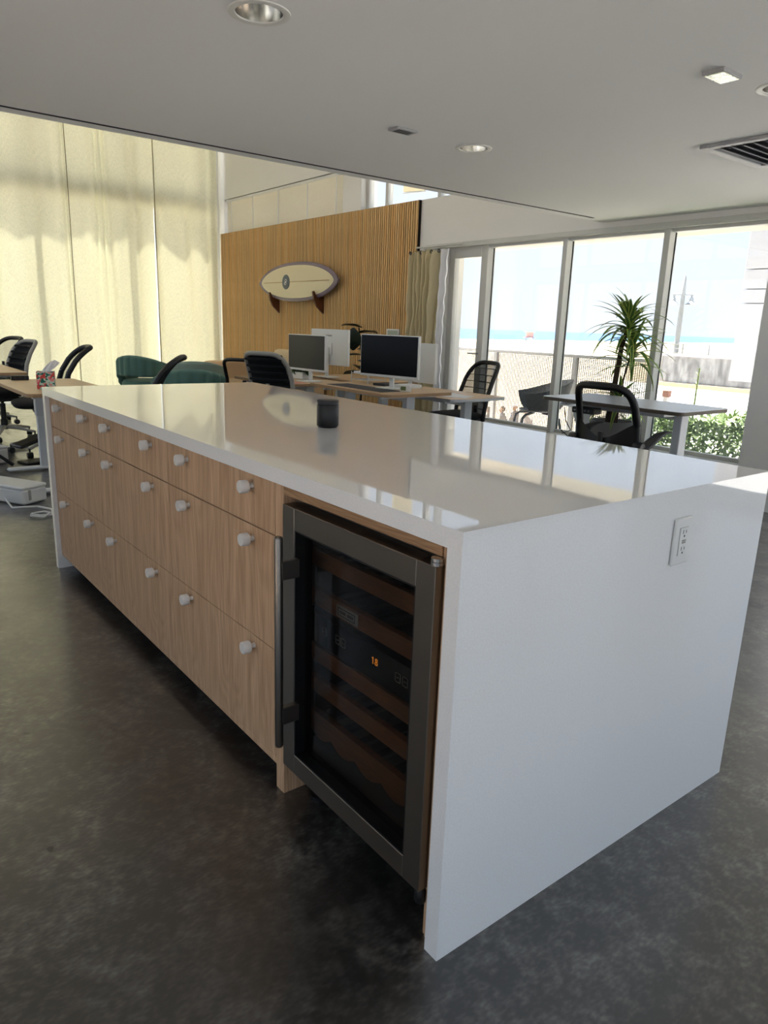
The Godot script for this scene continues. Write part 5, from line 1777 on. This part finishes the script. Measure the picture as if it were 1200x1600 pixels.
	# people beyond the fence
	make_person("seated person in dark shirt, leftmost beyond the fence", Vector3(19.53, -3.0, -18.74), -0.4, Color(0.22, 0.25, 0.30), Color(0.55, 0.50, 0.42), Color(0.12, 0.09, 0.07), 0.05, false)
	make_person("broad seated person in grey shirt facing the beach", Vector3(20.31, -3.0, -18.60), 0.5, Color(0.34, 0.37, 0.42), Color(0.62, 0.50, 0.38), Color(0.10, 0.08, 0.07), 0.16, false)
	make_person("person with white cap and navy shirt sitting upright", Vector3(21.32, -3.0, -19.0), 1.3, Color(0.26, 0.30, 0.38), Color(0.66, 0.52, 0.42), Color(0.80, 0.80, 0.82), 0.05, true)
	make_person("person in pale checked shirt beside the shell chair", Vector3(20.37, -3.0, -17.53), 1.9, Color(0.62, 0.60, 0.62), Color(0.30, 0.30, 0.34), Color(0.18, 0.13, 0.10), 0.10, false)
	# post with chain, flower stalk, flap
	var ps := thing("bollard_post", "short rust topped post with a chain beyond the hedge", "post", Vector3(9.42, -0.40, -5.30))
	st = sb()
	bxx(st, Vector3(-0.035, 0, -0.035), Vector3(0.035, 0.74, 0.035), 0.005)
	part(ps, "shaft", st, M.powder_white)
	st = sb()
	bxx(st, Vector3(-0.05, 0.74, -0.05), Vector3(0.05, 0.84, 0.05), 0.008)
	part(ps, "cap", st, mat("rust_cap", Color(0.50, 0.36, 0.31), 0.8))
	st = sb(true)
	var pts := []
	for k in 15:
		var u := k / 14.0
		pts.append(Vector3(0.1 * u, 0.66 - 0.5 * u * (1.0 - u), 0.07 + 0.55 * u))
	tube(st, pts, 0.012, 6)
	part(ps, "chain", st, M.lamp_grey)
	var fs := thing("flower_stalk", "single tall flowering stalk rising behind the hedge", "plant", Vector3(6.35, -0.32, -3.14))
	st = sb(true)
	tube(st, [Vector3.ZERO, Vector3(0.01, 0.7, 0.0), Vector3(0.0, 1.26, 0.01)], [0.014, 0.011, 0.006], 7)
	part(fs, "stem", st, mat("stalk_green", Color(0.52, 0.58, 0.34), 0.8))
	mat("leaf_pale", Color(0.66, 0.72, 0.48), 0.7)
	for k in 26:
		var a := k * 2.4
		var yy := (0.55 + k * 0.010) if k < 12 else 0.98 + (k - 12) * 0.020
		st = sb(true)
		var dr := Vector3(cos(a), 0.7, sin(a)).normalized()
		var ln := 0.10 if k < 12 else 0.035
		tube(st, [Vector3(0, yy, 0), Vector3(0, yy, 0) + dr * ln * 0.5, Vector3(0, yy, 0) + dr * ln], [0.003, ln * 0.16, 0.002], 6, 0.4)
		part(fs, "leaf" if k < 12 else "bud", st, M.leaf_pale)
	var fl := thing("awning_flap", "beige canvas flap hanging outside the clear upper window", "awning", Vector3(6.0, 3.05, -7.6))
	st = sb()
	prism(st, PackedVector2Array([Vector2(-0.07, 0.02), Vector2(0.40, -0.01), Vector2(0.42, 0.35), Vector2(-0.05, 0.40)]), -0.006, 0.006, Transform3D(Basis(Vector3(0, 0, 1), Vector3(1, 0, 0), Vector3(0, 1, 0)), Vector3.ZERO))
	part(fl, "canvas", st, M.linen_cloth)
	st = sb(true)
	tube(st, [Vector3(0, 0.02, -0.07), Vector3(0, -0.01, 0.40)], 0.012, 6)
	part(fl, "edge_bar", st, M.lamp_grey)
	for az in [-0.05, 0.41]:
		st = sb(true)
		tube(st, [Vector3(-1.06, 0.62, az), Vector3(0, 0.36, az)], 0.012, 6)
		part(fl, "arm", st, M.lamp_grey)

func build_shell_chair() -> void:
	var c := thing("terrace_chair", "dark grey plastic shell armchair on the terrace outside", "chair", Vector3(5.50, -0.05, -4.50), 0.9)
	var st := sb(true)
	# bucket shell: angle round the seat, rim height highest behind
	var shell := func(k: float) -> Callable:
		return func(u: float, v: float) -> Vector3:
			var a := lerpf(-2.35, 2.35, u)
			var rim := 0.64 + 0.155 * (0.5 + 0.5 * cos(a * PI / 2.35))
			var r := lerpf(0.12, 0.31 + 0.04 * (1.0 - absf(a) / 2.35), pow(v, 0.55)) - k
			var yy := lerpf(0.43, rim, pow(v, 1.7))
			return Vector3(sin(a) * r, yy, cos(a) * r + 0.02)
	grid(st, shell.call(0.0), 36, 14)
	grid(st, shell.call(0.012), 36, 14)
	lathe(st, [Vector2(0.0, 0.425), Vector2(0.12, 0.43), Vector2(0.20, 0.445), Vector2(0.21, 0.455), Vector2(0.0, 0.452)], 24, Transform3D(Basis(), Vector3(0, 0, 0.0)))
	part(c, "shell", st, M.dark_outdoor)
	for k in [Vector2(-1, -1), Vector2(1, -1), Vector2(-1, 1), Vector2(1, 1)]:
		st = sb(true)
		tube(st, [Vector3(0.05 * k.x, 0.42, 0.05 * k.y), Vector3(0.17 * k.x, 0.405, 0.16 * k.y), Vector3(0.21 * k.x, 0.37, 0.20 * k.y), Vector3(0.27 * k.x, 0.0, 0.26 * k.y)], [0.015, 0.016, 0.016, 0.012], 8)
		part(c, "leg", st, mat("chair_leg_grey", Color(0.30, 0.31, 0.32), 0.5))
	var t := thing("folding_table", "grey crossed-leg folding table standing on the terrace", "table", Vector3(5.45, -0.05, -3.86), 1.2)
	for k in [-1.0, 1.0]:
		st = sb(true)
		tube(st, [Vector3(-0.20 * k, 0.0, 0.0), Vector3(0.20 * k, 0.56, 0.0)], 0.02, 8)
		part(t, "leg", st, M.lamp_grey)
	st = sb()
	bxx(st, Vector3(-0.22, 0.56, -0.2), Vector3(0.22, 0.585, 0.2), 0.006)
	part(t, "table_top", st, M.lamp_grey)

func build_hedge() -> void:
	var h := thing("hedge", "low pale green leafy hedge just outside the right window", "hedge", Vector3(0, -0.32, 0))
	var st := sb(true)
	var lf := [Vector3(0, 0, 0), Vector3(0.013, 0.006, 0.018), Vector3(0.010, 0.004, 0.038), Vector3(0, 0, 0.052), Vector3(-0.010, 0.004, 0.038), Vector3(-0.013, 0.006, 0.018)]
	for k in range(1, 5):
		tri(st, lf[0], lf[k], lf[k + 1])
	var leaf := done(st)
	var lm := mat("hedge_leaf", Color(1, 1, 1), 0.55)
	lm.vertex_color_use_as_albedo = true
	lm.backlight_enabled = true
	lm.backlight = Color(0.35, 0.4, 0.2)
	var mm := MultiMesh.new()
	mm.transform_format = MultiMesh.TRANSFORM_3D
	mm.use_colors = true
	mm.mesh = leaf
	var n := 15000
	mm.instance_count = n
	var hn := noise(211, 1.0, 2)
	for i in n:
		var x := rng.randf_range(5.12, 6.75)
		var z := rng.randf_range(-3.75, -0.9)
		var top := 0.72 + hn.get_noise_2d(x * 1.6, z * 1.6) * 0.16 + 0.10 * smoothstep(-3.4, -2.0, z)
		var inset := minf(minf(x - 5.12, 6.75 - x), minf(z + 3.75, -0.9 - z))
		top *= 0.55 + 0.45 * smoothstep(0.0, 0.22, inset)
		var y := top * (1.0 - pow(rng.randf(), 2.2)) if inset > 0.15 else top * rng.randf()
		var b := Basis.from_euler(Vector3(rng.randf_range(-1.2, 0.5), rng.randf() * TAU, rng.randf_range(-0.7, 0.7))) * Basis.from_scale(Vector3.ONE * rng.randf_range(0.75, 1.35))
		mm.set_instance_transform(i, Transform3D(b, Vector3(x, y, z)))
		var g := rng.randf()
		mm.set_instance_color(i, Color(0.14 + 0.18 * g, 0.22 + 0.17 * g, 0.07 + 0.14 * g))
	var o := MultiMeshInstance3D.new()
	o.name = "foliage"
	o.multimesh = mm
	o.material_override = lm
	o.set_meta("kind", "stuff")
	h.add_child(o)
	st = sb(true)
	for k in 22:
		var p := Vector3(rng.randf_range(5.3, 6.6), 0, rng.randf_range(-3.6, -1.0))
		tube(st, [p, p + Vector3(rng.randf_range(-0.1, 0.1), 0.3, rng.randf_range(-0.1, 0.1)), p + Vector3(rng.randf_range(-0.2, 0.2), 0.6, rng.randf_range(-0.2, 0.2))], [0.012, 0.008, 0.003], 5)
	part(h, "branches", st, mat("branch_brown", Color(0.35, 0.28, 0.2), 0.9)).set_meta("kind", "stuff")
